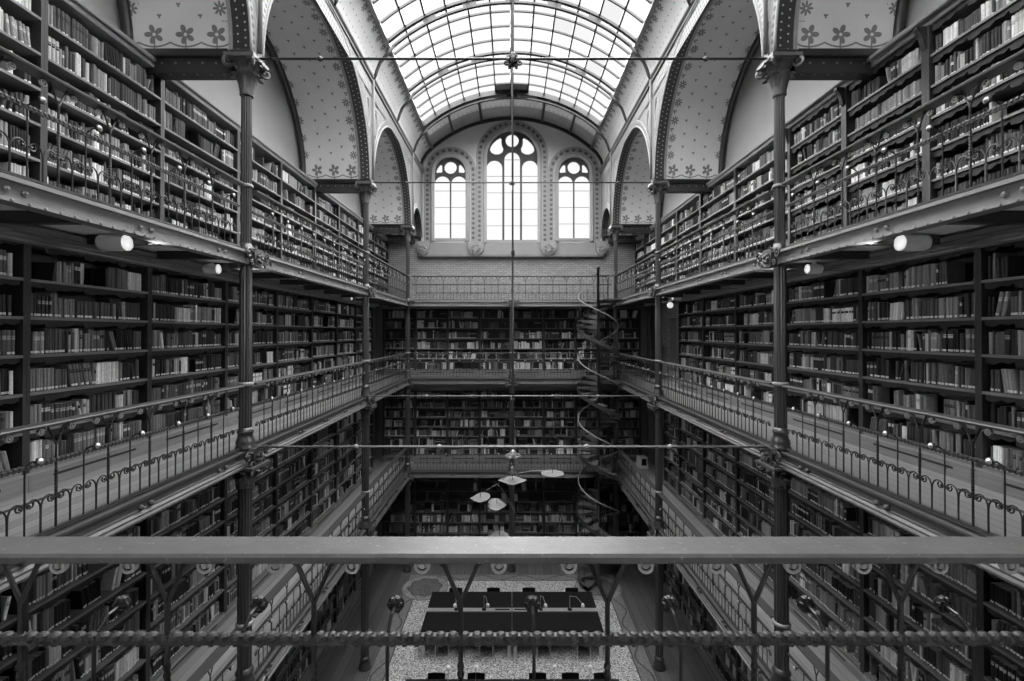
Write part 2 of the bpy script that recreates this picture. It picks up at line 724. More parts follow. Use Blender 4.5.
# sloping sill and string course below the windows
sill = MB().prism([(YE + .02, CZ + 3.93), (YE - .03, CZ + 3.9), (YE - .24, CZ + 3.36), (YE - .24, CZ + 3.27), (YE + .02, CZ + 3.27)], -3.98, 3.98, (), lambda a, b, d: (d, a, b))
struct('trim_2', sill.mesh('trim_2', M['trim_dim']))
shield_xs = [-3.78, -1.53, 1.57, 3.82]
for x in shield_xs:
    sh = MB()
    hw = .33 if abs(x) < 3 else .24
    out = [(-hw, .30), (hw, .30), (hw * 1.02, 0), (hw * .75, -.2), (0, -.32), (-hw * .75, -.2), (-hw * 1.02, 0)]
    sh.prism(out, -.10, .06)
    sh.prism([(a * .72, b * .72) for a, b in out], -.14, -.09)
    for k in range(5):
        sh.ball((hw * .45 * math.cos(k * 1.257), -.15, hw * .4 * math.sin(k * 1.257)), .06, 6, 4)
    c = 'between the left and middle windows' if -2 < x < 0 else 'between the middle and right windows' if 0 < x < 2 else 'left of the left window' if x < 0 else 'right of the right window'
    tag(link('shield_corbel', sh.mesh('shield_corbel', M['shield']), None, (x, YE - .22, CZ + 3.62)), 'carved stone shield corbel on the far wall ' + c, 'carving')


def window(k, cx, hw, z0, zs, big):
    root = tag(link('window_%d' % k, None, None, (cx, YE, 0)), kind='structure')
    fr = MB()
    # pale stone moulding round the opening
    outl = [(-hw, z0 - .02)] + [(p, q) for p, q in reversed(arc(0, zs, hw, 0, PI, 24))] + [(hw, z0 - .02)]
    path = []
    for i, (a, b) in enumerate(outl):
        n = Vector((a, max(b - zs, 0))).normalized()
        path.append(((a, -.05, b), (n.x, 0, n.y), (0, 1, 0)))
    fr.sweep([(-.07, -.04), (.05, -.06), (.12, 0), (.12, .06), (-.07, .06)], path)
    struct('window_frame', fr.mesh('window_frame', M['lightstone'], False), (0, 0, 0), root)
    bd = MB()
    vs, fs, uv = [], [], []
    acc = 0
    for i, (a, b) in enumerate(outl):
        n = Vector((a, max(b - zs, 0))).normalized()
        if i:
            acc += (Vector((a, b)) - Vector(outl[i - 1])).length
        vs += [(a + n.x * .15, -.012, b + n.y * .15), (a + n.x * .40, -.012, b + n.y * .40)]
        if i:
            q = 2 * i
            fs.append((q - 2, q, q + 1, q - 1))
            p0 = acc - (Vector((a, b)) - Vector(outl[i - 1])).length
            uv += [(p0, 0), (acc, 0), (acc, .25), (p0, .25)]
    me = bpy.data.meshes.new('painted_border')
    me.from_pydata(vs, [], fs)
    l = me.uv_layers.new(name='metres')
    for i, c in enumerate(uv):
        l.data[i].uv = c
    me.materials.append(M['surround'])
    struct('painted_border', me, (0, 0, 0), root)
    # tracery
    t = MB()
    outer = arch_outline(0, hw, z0, zs, 28)
    g = .045
    holes = []
    if big:
        lw = (2 * hw - 4 * .07) / 3 / 2
        for j, top in ((-1, 7.52), (0, 7.88), (1, 7.52)):
            c = j * (2 * lw + .09)
            holes.append(arch_outline(c, lw, z0 + .12, CZ + top - lw, 12))
        holes.append(arc(0, CZ + 8.37, .285, 0, 2 * PI - .2, 24))
        for j in (-1, 1):
            holes.append([(j * a, CZ + b) for a, b in ((.42, 7.86), (.56, 7.77), (.74, 7.76), (.90, 7.84), (.97, 7.96), (.93, 8.12), (.82, 8.28), (.68, 8.41), (.52, 8.50), (.46, 8.46), (.47, 8.30), (.45, 8.16), (.38, 8.02))])
    else:
        lw = (2 * hw - 3 * .06) / 4
        for j in (-1, 1):
            holes.append(arch_outline(j * (lw + .03), lw, z0 + .1, CZ + 6.83 - lw, 12))
        holes.append(arc(0, CZ + 7.19, .27, 0, 2 * PI - .2, 22))
        for j in (-1, 1):
            holes.append([(j * a, CZ + b) for a, b in ((.36, 6.98), (.60, 6.96), (.62, 7.05), (.55, 7.2), (.44, 7.33), (.36, 7.30), (.36, 7.14))])
    t.prism(outer, .06, .16, holes)
    struct('window_tracery', t.mesh('window_tracery', M['tracery']), (0, 0, 0), root)
    b = MB()
    zz = z0 + .75
    while zz < zs + .2:
        b.box(-hw + .03, hw - .03, .12, .14, zz - .008, zz + .008)
        zz += .72
    struct('glazing_bars', b.mesh('glazing_bars', M['iron']), (0, 0, 0), root)
    p = MB().prism(arch_outline(0, hw, z0, zs, 28), .17, .18)
    me = p.mesh('window_glass', M['pane'])
    set_tone(me, [.98] * len(me.polygons))
    struct('window_glass', me, (0, 0, 0), root)
    s2 = MB().box(-hw, hw, -.02, .3, z0 - .02, z0 + .10)
    struct('window_sill', s2.mesh('window_sill', M['plaster']), (0, 0, 0), root)


window(1, *WINS[0], False)
window(2, *WINS[1], True)
window(3, *WINS[2], False)

# --- arcade walls, side vaults, cove
ARCHES = [((YN + Y0) / 2, (Y0 - YN) / 2 - .18)] + [((a + b) / 2, (b - a) / 2 - .18) for a, b in BAYS] + [((Y3 + YE) / 2, (YE - Y3) / 2 - .18)]
for s, nm in ((-1, 'left'), (1, 'right')):
    fn = lambda a, b, d, s=s: (s * d, a, b)
    top = CORN + .12
    out = [(YN, top), (YN, SPR)]
    for cy, r in ARCHES:
        out += [(cy - q, z) for q, z in [(r * math.cos(PI * i / 32), SPR + r * math.sin(PI * i / 32)) for i in range(33)]]
    out += [(YE, SPR), (YE, top)]
    aw = MB().prism(out, 3.86, 4.16, (), fn)
    arcade = struct('wall_arcade_' + nm, aw.mesh('wall_arcade_' + nm, M['plaster_pale']))
    for k, (cy, r) in enumerate(ARCHES):
        # dark studded lining of the arch
        e = grid_mesh('arch_lining', lambda u, v: (s * (3.85 + .24 * v), cy - (r - .015) * math.cos(PI * u), SPR + (r - .015) * math.sin(PI * u)), 40, 1, PI * r, .24, M['dots'])
        struct('arch_lining', e, (0, 0, 0), arcade)
        # patterned archivolt on the face
        e = grid_mesh('archivolt', lambda u, v: (s * 3.845, cy - (r + .045 + .125 * v) * math.cos(PI * u), SPR + (r + .045 + .125 * v) * math.sin(PI * u)), 40, 1, PI * r, .13, M['archband'])
        struct('archivolt', e, (0, 0, 0), arcade)
        # rolls that frame the archivolt
        for rr, tk in ((r + .02, .024), (r + .185, .016)):
            t = MB().tube([(s * 3.85, cy - rr * math.cos(PI * i / 40), SPR + rr * math.sin(PI * i / 40)) for i in range(41)], tk, 6)
            struct('arch_moulding', t.mesh('arch_moulding', M['lightstone'], True), (0, 0, 0), arcade)
        # the side vault itself
        e = grid_mesh('side_vault', lambda u, v: (s * (4.12 + 1.66 * v), cy - (r - .002 + .03 * min(v, .05) / .05) * math.cos(PI * u), SPR + (r - .002 + .03 * min(v, .05) / .05) * math.sin(PI * u)), 48, 20, 8.0, 1.66, M['vault'])
        struct('ceiling_vault_' + nm, e)
        # dark rib where the vault meets the outer wall
        t = MB().tube([(s * 5.64, cy - (r + .0) * math.cos(PI * i / 40), SPR + (r + .0) * math.sin(PI * i / 40)) for i in range(41)], .075, 6)
        struct('wall_rib', t.mesh('wall_rib', M['iron_dark'], True))
    # spandrel medallions and the thin shafts over the columns
    for y in (Y0, Y1, Y2, Y3):
        t = MB().tube([(s * 3.80, y, SPR + .05), (s * 3.80, y, CORN - .05)], .03, 8)
        struct('wall_shaft', t.mesh('wall_shaft', M['plaster_pale'], True), (0, 0, 0), arcade)
        for q in (-1, 1):
            if (y == Y0 and q < 0):
                continue
            t = MB()
            for sc in (1, .8):
                t.tube([(s * 3.85, y + q * .36 + sc * .20 * math.cos(a * PI / 12), SPR + 1.72 + sc * .42 * math.sin(a * PI / 12)) for a in range(24)], .014, 5, True)
            struct('oval_medallion', t.mesh('oval_medallion', M['lightstone']), (0, 0, 0), arcade)
            t = MB().tube([(s * 3.85, y + q * a, SPR + b) for a, b in ((.14, 2.3), (.62, 2.3), (.5, 2.62), (.14, 2.62))], .014, 5, True)
            struct('spandrel_panel', t.mesh('spandrel_panel', M['lightstone']), (0, 0, 0), arcade)
    # transverse beams at the springing
    for y in (Y0, Y1, Y2, Y3, YE - .2):
        bm = MB().box(*sorted((s * 4.17, s * WX)), y - .10, y + .10, SPR - .30, SPR - .08)
        me = bm.mesh('beam', M['dots_rail'])
        l = me.uv_layers.new(name='metres')
        for p in me.polygons:
            for li in p.loop_indices:
                c = me.vertices[me.loops[li].vertex_index].co
                l.data[li].uv = (c.x, c.z if abs(p.normal.z) < .5 else c.y)
        bo = struct('ceiling_beam', me)
        mo = MB().prism([(-.17, -.08), (.17, -.08), (.21, .0), (-.21, 0)], s * 4.17, s * WX, (), lambda a, b, d, y=y: (d, y + a, SPR + b))
        struct('beam_moulding', mo.mesh('beam_moulding', M['iron_dark']), (0, 0, 0), bo)
    # cornice of the nave
    c = MB().prism([(3.88, -.12), (3.81, -.10), (3.82, -.03), (3.77, .0), (3.77, .05), (3.92, .10), (4.1, .10), (4.1, -.12)], YN, YE - .03, (), lambda a, b, d: (s * a, d, CORN - .02 + b))
    struct('trim_%d' % (3 if s < 0 else 4), c.mesh('trim', M['trim_dim']))
    c = grid_mesh('frieze', lambda u, v: (s * 3.84, YN + (YE - .05 - YN) * u, CORN - .5 + .3 * v), 2, 1, YE - YN, .3, M['archband'])
    struct('trim_%d' % (5 if s < 0 else 6), c)

    def cove_pt(u, v, s=s):
        k = v * (len(COVE) - 1)
        i = min(int(k), len(COVE) - 2)
        a, b = COVE[i], COVE[i + 1]
        f = k - i
        return (s * (a[0] + (b[0] - a[0]) * f), YN + (YE - YN) * u, a[1] + (b[1] - a[1]) * f)
    struct('ceiling_cove_' + nm, grid_mesh('cove', cove_pt, 6, 4, YE - YN, 1.12, M['cove']))

# end panels of the nave vault, solid and painted
ph = math.asin(GX / GR)
for (ya, yb, nm) in ((Y3, YE, 'far'), (YN, Y0, 'near')):
    L = 2 * ph * GR
    e = grid_mesh('end_panel', lambda u, v: (GR * math.sin(-ph + 2 * ph * u), ya + (yb - ya) * v, GC + GR * math.cos(-ph + 2 * ph * u)), 32, 1, L, yb - ya, M['panel'])
    pan = struct('ceiling_end_' + nm, e)
    for k in range(-2, 3):
        a = k * 1.31 / GR
        pts = [(GR * math.sin(a), ya + (yb - ya) * t, GC + GR * math.cos(a) - .03) for t in (0, 1)]
        struct('panel_rib', MB().tube(pts, .055, 6).mesh('panel_rib', M['iron']), (0, 0, 0), pan)

# --- glass roof
roof = tag(link('skylight_window', None, None, (0, 0, 0)), kind='structure')
rng = random.Random(5)
ROWS = []
for a, b in BAYS:
    n = 8
    ROWS += [(a + (b - a) * i / n, a + (b - a) * (i + 1) / n) for i in range(n)]
NP = 12
half = {}
for i, (ya, yb) in enumerate(ROWS):
    half.setdefault(i // 4, []).append((i, ya, yb))
last = len(ROWS) - 1
for h, rows in half.items():
    mb, tones = MB(), []
    for i, ya, yb in rows:
        for k in range(NP):
            if i == last and k in (NP // 2 - 1, NP // 2):
                continue
            a0, a1 = -ph + 2 * ph * k / NP, -ph + 2 * ph * (k + 1) / NP
            vs = [(GR * math.sin(a0), ya, GC + GR * math.cos(a0)), (GR * math.sin(a1), ya, GC + GR * math.cos(a1)),
                  (GR * math.sin(a1), yb, GC + GR * math.cos(a1)), (GR * math.sin(a0), yb, GC + GR * math.cos(a0))]
            mb.add(vs, [(0, 1, 2, 3)])
            t = rng.uniform(.94, 1.0)
            if k in (8, 9, 10) and rng.random() < .35:  # greyer tint paints patches of reflected cloud into the right-hand panes
                t = rng.uniform(.80, .92)
            tones.append(t)
    me = mb.mesh('glazing', M['pane'])
    set_tone(me, tones)
    struct('glazing', me, (0, 0, 0), roof)
me = MB()
for k in (NP // 2 - 1, NP // 2):
    a0, a1 = -ph + 2 * ph * k / NP, -ph + 2 * ph * (k + 1) / NP
    ya, yb = ROWS[-1]
    me.add([(GR * math.sin(a0), ya, GC + GR * math.cos(a0)), (GR * math.sin(a1), ya, GC + GR * math.cos(a1)), (GR * math.sin(a1), yb, GC + GR * math.cos(a1)), (GR * math.sin(a0), yb, GC + GR * math.cos(a0))], [(0, 1, 2, 3)])
struct('blind_pane', me.mesh('blind_pane', M['plaster_pale']), (0, 0, 0), roof)


def roof_arc(r, n=36, y=0.0):
    return [(r * math.sin(-ph + 2 * ph * i / n), y, GC + r * math.cos(-ph + 2 * ph * i / n)) for i in range(n + 1)]


for k in range(NP + 1):
    if k == NP // 2:
        continue
    a = -ph + 2 * ph * k / NP
    for q in range(6):
        ya, yb = ROWS[q * 4][0], ROWS[q * 4 + 3][1]
        t = MB().tube([((GR - .03) * math.sin(a), y, GC + (GR - .03) * math.cos(a)) for y in (ya, yb)], .036, 4)
        struct('glazing_bar', t.mesh('glazing_bar', M['iron_dark']), (0, 0, 0), roof)
bar = MB().tube(roof_arc(GR - .04), .034, 4).mesh('purlin', M['iron_dark'])
for i, (ya, yb) in enumerate(ROWS):
    if i % 4:
        struct('purlin', bar, (0, ya, 0), roof)


def rib_mesh():
    mb = MB()
    for r, tk in ((GR - .07, .065), (GR - .26, .05)):
        mb.tube(roof_arc(r), tk, 6)
    k = 0
    n = 26
    for i in range(-2, 3):                   # web plates alternate with open slots
        if True:
            a0, a1 = (i * 1.22 - .2) / GR, (i * 1.22 + .2) / GR
            P = [((GR - .25) * math.sin(a0), (GR - .25) * math.cos(a0)), ((GR - .25) * math.sin(a1), (GR - .25) * math.cos(a1)),
                 ((GR - .06) * math.sin(a1), (GR - .06) * math.cos(a1)), ((GR - .06) * math.sin(a0), (GR - .06) * math.cos(a0))]
            mb.prism([(a, GC + b) for a, b in P], -.02, .02)
    return mb.mesh('rib', M['iron_dark'], False)


RIB = rib_mesh()
legs = []
for s in (-1, 1):
    mb = MB()
    pts = [(s * 3.80, 0, CORN - .02), (s * 3.75, 0, CORN + .06), (s * 3.70, 0, CORN + .22), (s * 3.62, 0, CORN + .42), (s * 3.46, 0, CORN + .62), (s * 3.2, 0, GC + math.sqrt((GR - .25) ** 2 - 3.2 ** 2))]
    mb.tube(pts, .045, 8)
    legs.append(mb.mesh('rib_foot', M['iron_dark'], True))
ys = [Y0, (Y0 + Y1) / 2, Y1, (Y1 + Y2) / 2, Y2, (Y2 + Y3) / 2, Y3]
for i, y in enumerate(ys):
    r = struct('rib', RIB, (0, y, 0), roof)
    for lg in legs:
        struct('rib_foot', lg, (0, 0, 0), r)
struct('end_arch', MB().sweep([(-.02, -.13), (.17, -.13), (.17, .11), (-.02, .11)],
       [((x, Y3, z), (-x / GR, 0, -(z - GC) / GR), (0, 1, 0)) for x, _, z in roof_arc(GR)]).mesh('end_arch', M['iron_dark']), (0, 0, 0), roof)
for s in (-1, 1):
    t = MB().box(s * GX - .06, s * GX + .06, YN, YE, GZ - .1, GZ + .05)
    struct('roof_edge_beam', t.mesh('roof_edge_beam', M['iron_light']), (0, 0, 0), roof)
rz = GC + GR
struct('ridge_beam', MB().tube([(0, YN, rz - .12), (0, Y3, rz - .12)], .06, 10).mesh('ridge_beam', M['iron'], True), (0, 0, 0), roof)

# ------------------------------------------------------------------ gallery floors
for g in (1, 2, 3):
    zt, zb = G[g], SOF[g - 1]
    for s in (-1, 1):
        x0, x1 = sorted((s * (W + .06), s * WX))
        yend = YE if g == 3 else 19.68
        fl = struct('floor_gallery', MB().box(x0, x1, YN, yend, zt - .06, zt).mesh('floor_gallery', M['gallery_planks']))
        sl = MB()
        for k in range(10):
            y = Y0 + .6 + k * 1.75
            sl.box(*sorted((s * 4.92, s * 4.98)), y, y + 1.15, zt, zt + .004)
        struct('vent_slot', sl.mesh('vent_slot', M['leather']), (0, 0, 0), fl)
        so = struct('ceiling_gallery', MB().box(x0, x1, YN, yend, zb + .11, zb + .14).mesh('ceiling_gallery', M['soffit']))
        for a, b in BAYS + [(Y3, YE)]:
            n = max(2, round((b - a) / 1.15))
            for k in range(n):
                y = a + (b - a) * (k + .5) / n
                jm = MB().box(*sorted((s * (W + .08), s * (SX - .43))), y - .05, y + .05, zb + .0, zb + .11)
                struct('joist', jm.mesh('joist', M['wood']), (0, 0, 0), so)
    yend = YE if g == 3 else 19.68
    struct('floor_gallery', MB().box(-W - .06, W + .06, Y3 + .06, yend, zt - .06, zt).mesh('floor_gallery', M['gallery_planks_across']))
    struct('ceiling_gallery', MB().box(-W - .06, W + .06, Y3 + .06, yend, zb + .10, zb + .14).mesh('ceiling_gallery', M['soffit']))
    if g < 3:
        struct('floor_gallery', MB().box(-W - .06, W + .06, YN, Y0 - .06, zt - .06, zt).mesh('floor_gallery', M['gallery_planks_across']))

    def girder(L, top):
        """edge girder along local X, outer face towards -Y, its top edge at z = 0"""
        h = zt - zb
        mb = MB()
        if top:
            prof = [(.06, .0), (-.10, .0), (-.10, -.035), (-.04, -.035), (-.04, -h + .03), (-.09, -h + .03), (-.09, -h), (.06, -h)]
        else:
            prof = [(.06, .0), (-.07, .0), (-.07, -.025), (-.035, -.04), (-.035, -.12), (-.06, -.13), (-.06, -.145), (-.09, -.165), (-.09, -.185), (-.12, -.20), (-.12, -h + .0), (.06, -h)]
        mb.prism(prof, -L / 2, L / 2, (), lambda a, b, d: (d, a, b))
        if top:
            n = int(L / .13)
            for i in range(n):
                x = -L / 2 + (i + .5) * L / n
                mb.lathe([(.016, 0), (.010, .010), (.0001, .012)], 5, (x, 0, 0), 0)
                k = len(mb.v) - 15
                for q in range(k, len(mb.v)):
                    a, b, c = mb.v[q]
                    mb.v[q] = (a, -.09 - c, -h + .015 + b)
        n = max(2, round(L / 1.2))
        for i in range(n):
            x = -L / 2 + (i + .5) * L / n
            for q in (-.07, .07):
                mb.ball((x + q, -.045 if top else -.07, -.10), .03, 7, 4)
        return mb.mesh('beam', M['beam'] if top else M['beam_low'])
    gx = g == 3
    for (a, b) in BAYS:
        me = girder(b - a, gx)
        for s in (-1, 1):
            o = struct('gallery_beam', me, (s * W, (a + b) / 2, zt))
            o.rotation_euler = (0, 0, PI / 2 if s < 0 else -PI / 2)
    me = girder(2 * W, gx)
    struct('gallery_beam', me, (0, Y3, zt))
    if g < 3:
        o = struct('gallery_beam', me, (0, Y0, zt))
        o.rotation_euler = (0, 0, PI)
# dark end panels that close the corner bookcases
for s in (-1, 1):
    for g in (0, 1, 2):
        if s > 0 and g == 1:
            continue
        x0, x1 = sorted((s * 5.36, s * WX))
        struct('trim_%d' % (7 + g + (3 if s > 0 else 0)), MB().box(x0, x1, Y3 + .02, Y3 + .07, G[g], SOF[g] + .04).mesh('trim', M['wood']))

# ------------------------------------------------------------------ columns
def capital_mesh(h, r, wide, leaves=8):
    """bell with two rings of curling leaves, corner volutes and an abacus; base of the bell at z = 0"""
    mb = MB()
    mb.lathe([(r * 1.25, 0), (r * 1.3, .02), (r * .92, .03), (r * .92, h * .5), (r * 1.2, h * .8), (r * 1.5, h * .88)], 14)
    for ring, (z0, ln, out) in enumerate(((.02, h * .5, .10), (h * .32, h * .52, .15))):
        for k in range(leaves):
            a = 2 * PI * (k + .5 * ring) / leaves
            c, s_ = math.cos(a), math.sin(a)
            pts = []
            for i in range(6):
                t = i / 5
                rr = r * 1.10 + out * wide * 1.25 * (t ** 2.0)
                zz = z0 + ln * math.sin(t * 1.9) / math.sin(1.57)
                pts.append((rr, zz, (.045 + .02 * (wide > 1)) * math.sin(PI * min(t * .8 + .12, 1)) + .01))
            vs = []
            for rr, zz, w in pts:
                vs += [(c * rr - s_ * w, s_ * rr + c * w, zz), (c * (rr + .012), s_ * (rr + .012), zz), (c * rr + s_ * w, s_ * rr - c * w, zz)]
            fs = []
            for i in range(5):
                for j in range(2):
                    fs.append((i * 3 + j, i * 3 + j + 1, i * 3 + j + 4, i * 3 + j + 3))
            mb.add(vs, fs)
    for k in range(4):
        a = PI / 4 + k * PI / 2
        c, s_ = math.cos(a), math.sin(a)
        rr = r * 1.5 + .13 * wide
        sp = spiral((0, 0, 0), .075 * wide, 1.4, PI * .6, 16)
        mb.tube([(c * r * 1.1, s_ * r * 1.1, h * .55), (c * (rr - .05), s_ * (rr - .05), h * .92)] + [(c * (rr + x), s_ * (rr + x), h * .80 + z) for x, _, z in sp], .022 * wide, 5)
    q = r * 1.7 + .08 * wide
    mb.box(-q, q, -q, q, h * .90, h)
    mb.box(-q * .92, q * .92, -q * .92, q * .92, h * .84, h * .9)
    return mb.mesh('capital', M['iron_cap'], False)


def base_mesh(r):
    return MB().lathe([(r * 1.6, 0), (r * 1.6, .05), (r * 1.42, .07), (r * 1.5, .11), (r * 1.38, .15), (r * 1.18, .19), (r * 1.16, .24), (r * 1.32, .26), (r * 1.32, .28), (r * 1.1, .30), (r * 1.02, .33)], 18).mesh('base', M['iron'], True)


def shaft_mesh(r, h):
    return MB().lathe([(r, 0), (r, h * .3), (r * 1.0, h * .31), (r * .97, h)], 28, flute=.13).mesh('shaft', M['iron'])


def ring_mesh(r):
    return MB().lathe([(r, -.03), (r * 1.25, -.02), (r * 1.3, 0), (r * 1.25, .02), (r, .03)], 16).mesh('ring', M['iron_light'], True)


def bracket_mesh():
    """leafy scroll bracket on the girder in front of the column; towards -Y"""
    mb = MB()
    mb.prism([(-.10, -.24), (.10, -.24), (.13, -.02), (.09, .03), (-.09, .03), (-.13, -.02)], -.17, -.08)
    for s in (-1, 1):
        mb.tube([(s * .04, -.15, -.04), (s * .16, -.15, -.02)] + spiral((s * .24, -.15, -.06), .07, 1.3, PI / 2, 14, sgn=-s), .018, 5)
        mb.tube([(s * .03, -.16, -.22), (s * .12, -.16, -.16)] + spiral((s * .17, -.16, -.19), .045, 1.2, PI / 2, 10, sgn=-s), .014, 5)
    for k in range(5):
        a = 2 * PI * k / 5
        mb.ball((.05 * math.cos(a), -.18, -.11 + .05 * math.sin(a)), .03, 6, 4)
    return mb.mesh('scroll_bracket', M['iron'], False)


BRK = bracket_mesh()
RAD = [.105, .098, .088, .075]
PCS = []
for g in range(4):
    r = RAD[g]
    zb = G[g]
    zt = SOF[g] if g < 3 else SPR - .05
    caph = (.34, .34, .0, .55)[g]
    PCS.append((base_mesh(r) if g < 3 else MB().lathe([(r * 1.6, 0), (r * 1.6, .05), (r * 1.15, .08), (r * 1.02, .12)], 16).mesh('base', M['iron'], True),
                shaft_mesh(r, zt - caph - zb - (.31 if g < 3 else .1)), capital_mesh(caph, r, 1.0 if g < 3 else 1.15) if caph else None,
                ring_mesh(r), zb, zt, caph))


def column(x, y, label, out, top=4, brackets=True):
    root = thing('fluted_column', label, 'column', (x, y, 0), 0, None, 'thing')
    for g in range(top):
        b, s, c, rg, zb, zt, ch = PCS[g]
        link('base', b, root, (0, 0, zb))
        link('shaft', s, root, (0, 0, zb + (.31 if g < 3 else .1)))
        link('ring', rg, root, (0, 0, zb + .98))
        if c:
            link('capital', c, root, (0, 0, zt - ch))
        if g < 3:
            tag(link('scroll_bracket', BRK, root, (.03 * math.sin(out), -.03 * math.cos(out), G[g + 1]), out))
    return root


for s, nm in ((-1, 'left'), (1, 'right')):
    rz_ = PI / 2 if s < 0 else -PI / 2
    column(s * W, Y0, 'fluted iron column at the %s end of the foreground handrail' % nm, rz_)
    column(s * W, Y1, 'nearest tall fluted iron column on the %s side of the hall' % nm, rz_)
    column(s * W, Y2, 'second tall fluted iron column along the %s side of the hall' % nm, rz_)
    column(s * W, Y3, 'slim fluted iron column at the far %s corner of the hall' % nm, 0)
column(0.0, Y3, 'fluted iron column in the middle of the far bookcase galleries', 0, 3)

# ------------------------------------------------------------------ railings
RH = .975
def rail_parts(p):
    """post, knob baluster and scroll baluster for panels of width p; towards the hall is -Y"""
    post = MB()
    post.tube([(0, 0, .05), (0, 0, .772)], .0095, 6)
    post.lathe([(.014 if i % 2 else .010, .30 + i * .014) for i in range(19)], 6)
    for s in (-1, 1):
        post.tube([(0, 0, .765), (s * .078, 0, RH - .03)], .0085, 6)
        post.tube([(s * .05, 0, .89), (s * .085, 0, .92)] + [(s * (.135 + (q[0])), 0, q[2]) for q in spiral((0, 0, .908), .034, 1.5, PI * .75, 14, sgn=-1)], .007, 5)
    ros = MB()
    ros.lathe([(.009, -.012), (.011, -.004), (.017, -.004), (.019, -.011), (.028, -.011), (.030, 0), (.028, .011), (.019, .011), (.017, .004), (.011, .004), (.009, .012)], 12, (0, 0, 0), 0, 0, 'y')
    knob = MB()
    knob.tube([(0, 0, .05), (0, 0, .62), (0, -.015, .655), (0, -.06, .687), (0, -.105, .69)], .007, 6)
    for k in range(6):
        a = 2 * PI * k / 6
        knob.ball((.02 * math.cos(a), -.115, .692 + .02 * math.sin(a)), .014, 5, 4)
    knob.lathe([(.010, -.104), (.028, -.112), (.034, -.124), (.030, -.130)], 10, (0, 0, .692), 0, 0, 'y')
    kc = MB().lathe([(.026, -.128), (.026, -.134), (.014, -.136), (.012, -.144), (.0001, -.148)], 10, (0, 0, .692), 0, 0, 'y')
    scr = MB()
    scr.tube([(0, 0, .05), (0, 0, .28)], .008, 5)
    q = p / 4
    for s in (-1, 1):
        pts = [(0, 0, .22)] + [(s * (q * .5 - q * .5 * math.cos(PI * t / 6 * .78)), 0, .25 + .105 * math.sin(PI * t / 6 * .78)) for t in range(1, 7)]
        end = pts[-1]
        pts += [(end[0] - s * (.028 - .028 * math.cos(a)) - s * 0, 0, end[2] - .028 * math.sin(a)) for a in (.8, 1.6, 2.4, 3.2, 4.0)]
        scr.tube(pts, .007, 5)
        scr.ball((end[0] - s * .02, 0, end[2] - .004), .014, 5, 4)
    return post.mesh('post', M['iron_dark']), knob.mesh('knob_baluster', M['iron_dark']), scr.mesh('scroll_baluster', M['iron_dark']), kc.mesh('knob', M['pale_metal'], True), ros.mesh('rosette', M['rosette'], False)


def rails(L, hm, near=False):
    h = MB().prism([(-.072, -.028), (-.076, -.010), (-.068, 0), (.068, 0), (.076, -.010), (.072, -.028)], -L / 2, L / 2, (), lambda a, b, d: (d, a, RH + b))
    if near:
        h.prism([(-.066, -.036), (-.070, -.028), (.070, -.028), (.066, -.036)], -L / 2, L / 2, (), lambda a, b, d: (d, a, RH + b))
    mid = MB().box(-L / 2, L / 2, -.011, .011, .620, .653)
    n = int(L / .0435)
    for i in range(n):
        x = -L / 2 + (i + .5) * L / n
        mid.ball((x, 0, .642), .0225, 6 if not near else 10, 4 if not near else 6, .9)
        mid.box(x - .008, x + .008, -.006, .006, .611, .621)
    bot = MB().box(-L / 2, L / 2, -.02, .02, .035, .055)
    return h.mesh('handrail', hm), mid.mesh('mid_rail', M['iron_mid']), bot.mesh('bottom_rail', M['iron'])


M['rosette'] = plain('polished_rosette', .42, .4, .2, 20, .5)
M['iron_mid'] = plain('burnished_mid_rail', .032, .5, .4, 20, .6)
CACHE = {}


def railing(L, p, n, loc, rz, label, group=None, hm='handrail_dark', off=0.0, near=False):
    key = (round(L, 3), round(p, 3), hm)
    if key not in CACHE:
        CACHE[key] = rails(L, M[hm], near) + rail_parts(p)
    h, m, b, po, kn, sc, kc, ro = CACHE[key]
    root = thing('iron_railing', label, 'railing', loc, rz, group, 'thing')
    link('handrail', h, root)
    link('mid_rail', m, root)
    link('bottom_rail', b, root)
    for i in range(n):
        x = (i + .5 - n / 2) * p + off
        if abs(x) < L / 2 - .10:
            pst = link('post', po, root, (x, 0, 0))
            for q in (-.138, .138):
                link('rosette', ro, pst, (q, 0, .902))
        for q in (-.25, .25):
            if abs(x + q * p) < L / 2 - .1:
                link('scroll_baluster', sc, root, (x + q * p, 0, 0))
        x += p / 2
        if abs(x) < L / 2 - .05:
            k = link('knob_baluster', kn, root, (x, 0, 0))
            link('knob', kc, k)
    return root


BAYN = ['before the first column', 'between first and second columns', 'beyond the second column']
for g in (1, 2, 3):
    for s, nm in ((-1, 'left'), (1, 'right')):
        for k, (a, b) in enumerate(BAYS):
            n = 10 if k != 1 else 11
            L = b - a - .34
            railing(L, (b - a) / n, n, (s * W, (a + b) / 2, G[g]), PI / 2 if s < 0 else -PI / 2,
                    'wrought iron railing of the %s %s, %s' % (nm, LEVEL[g], BAYN[k]))
    if g < 3:
        for s, nm in ((-1, 'left'), (1, 'right')):
            railing(W - .34, .5, 8, (s * W / 2, Y3, G[g]), 0, 'wrought iron railing across the far end of the %s, %s half' % (LEVEL[g], nm))
    else:
        railing(2 * W - .34, .526, 15, (0, Y3, G[g]), 0, 'wrought iron railing across the far end below the arched windows')
railing(2 * W - .34, .529, 16, (0, 1.685, G[2]), PI, 'iron railing with a broad worn grey handrail crossing the foreground', None, 'handrail', -.053, True)

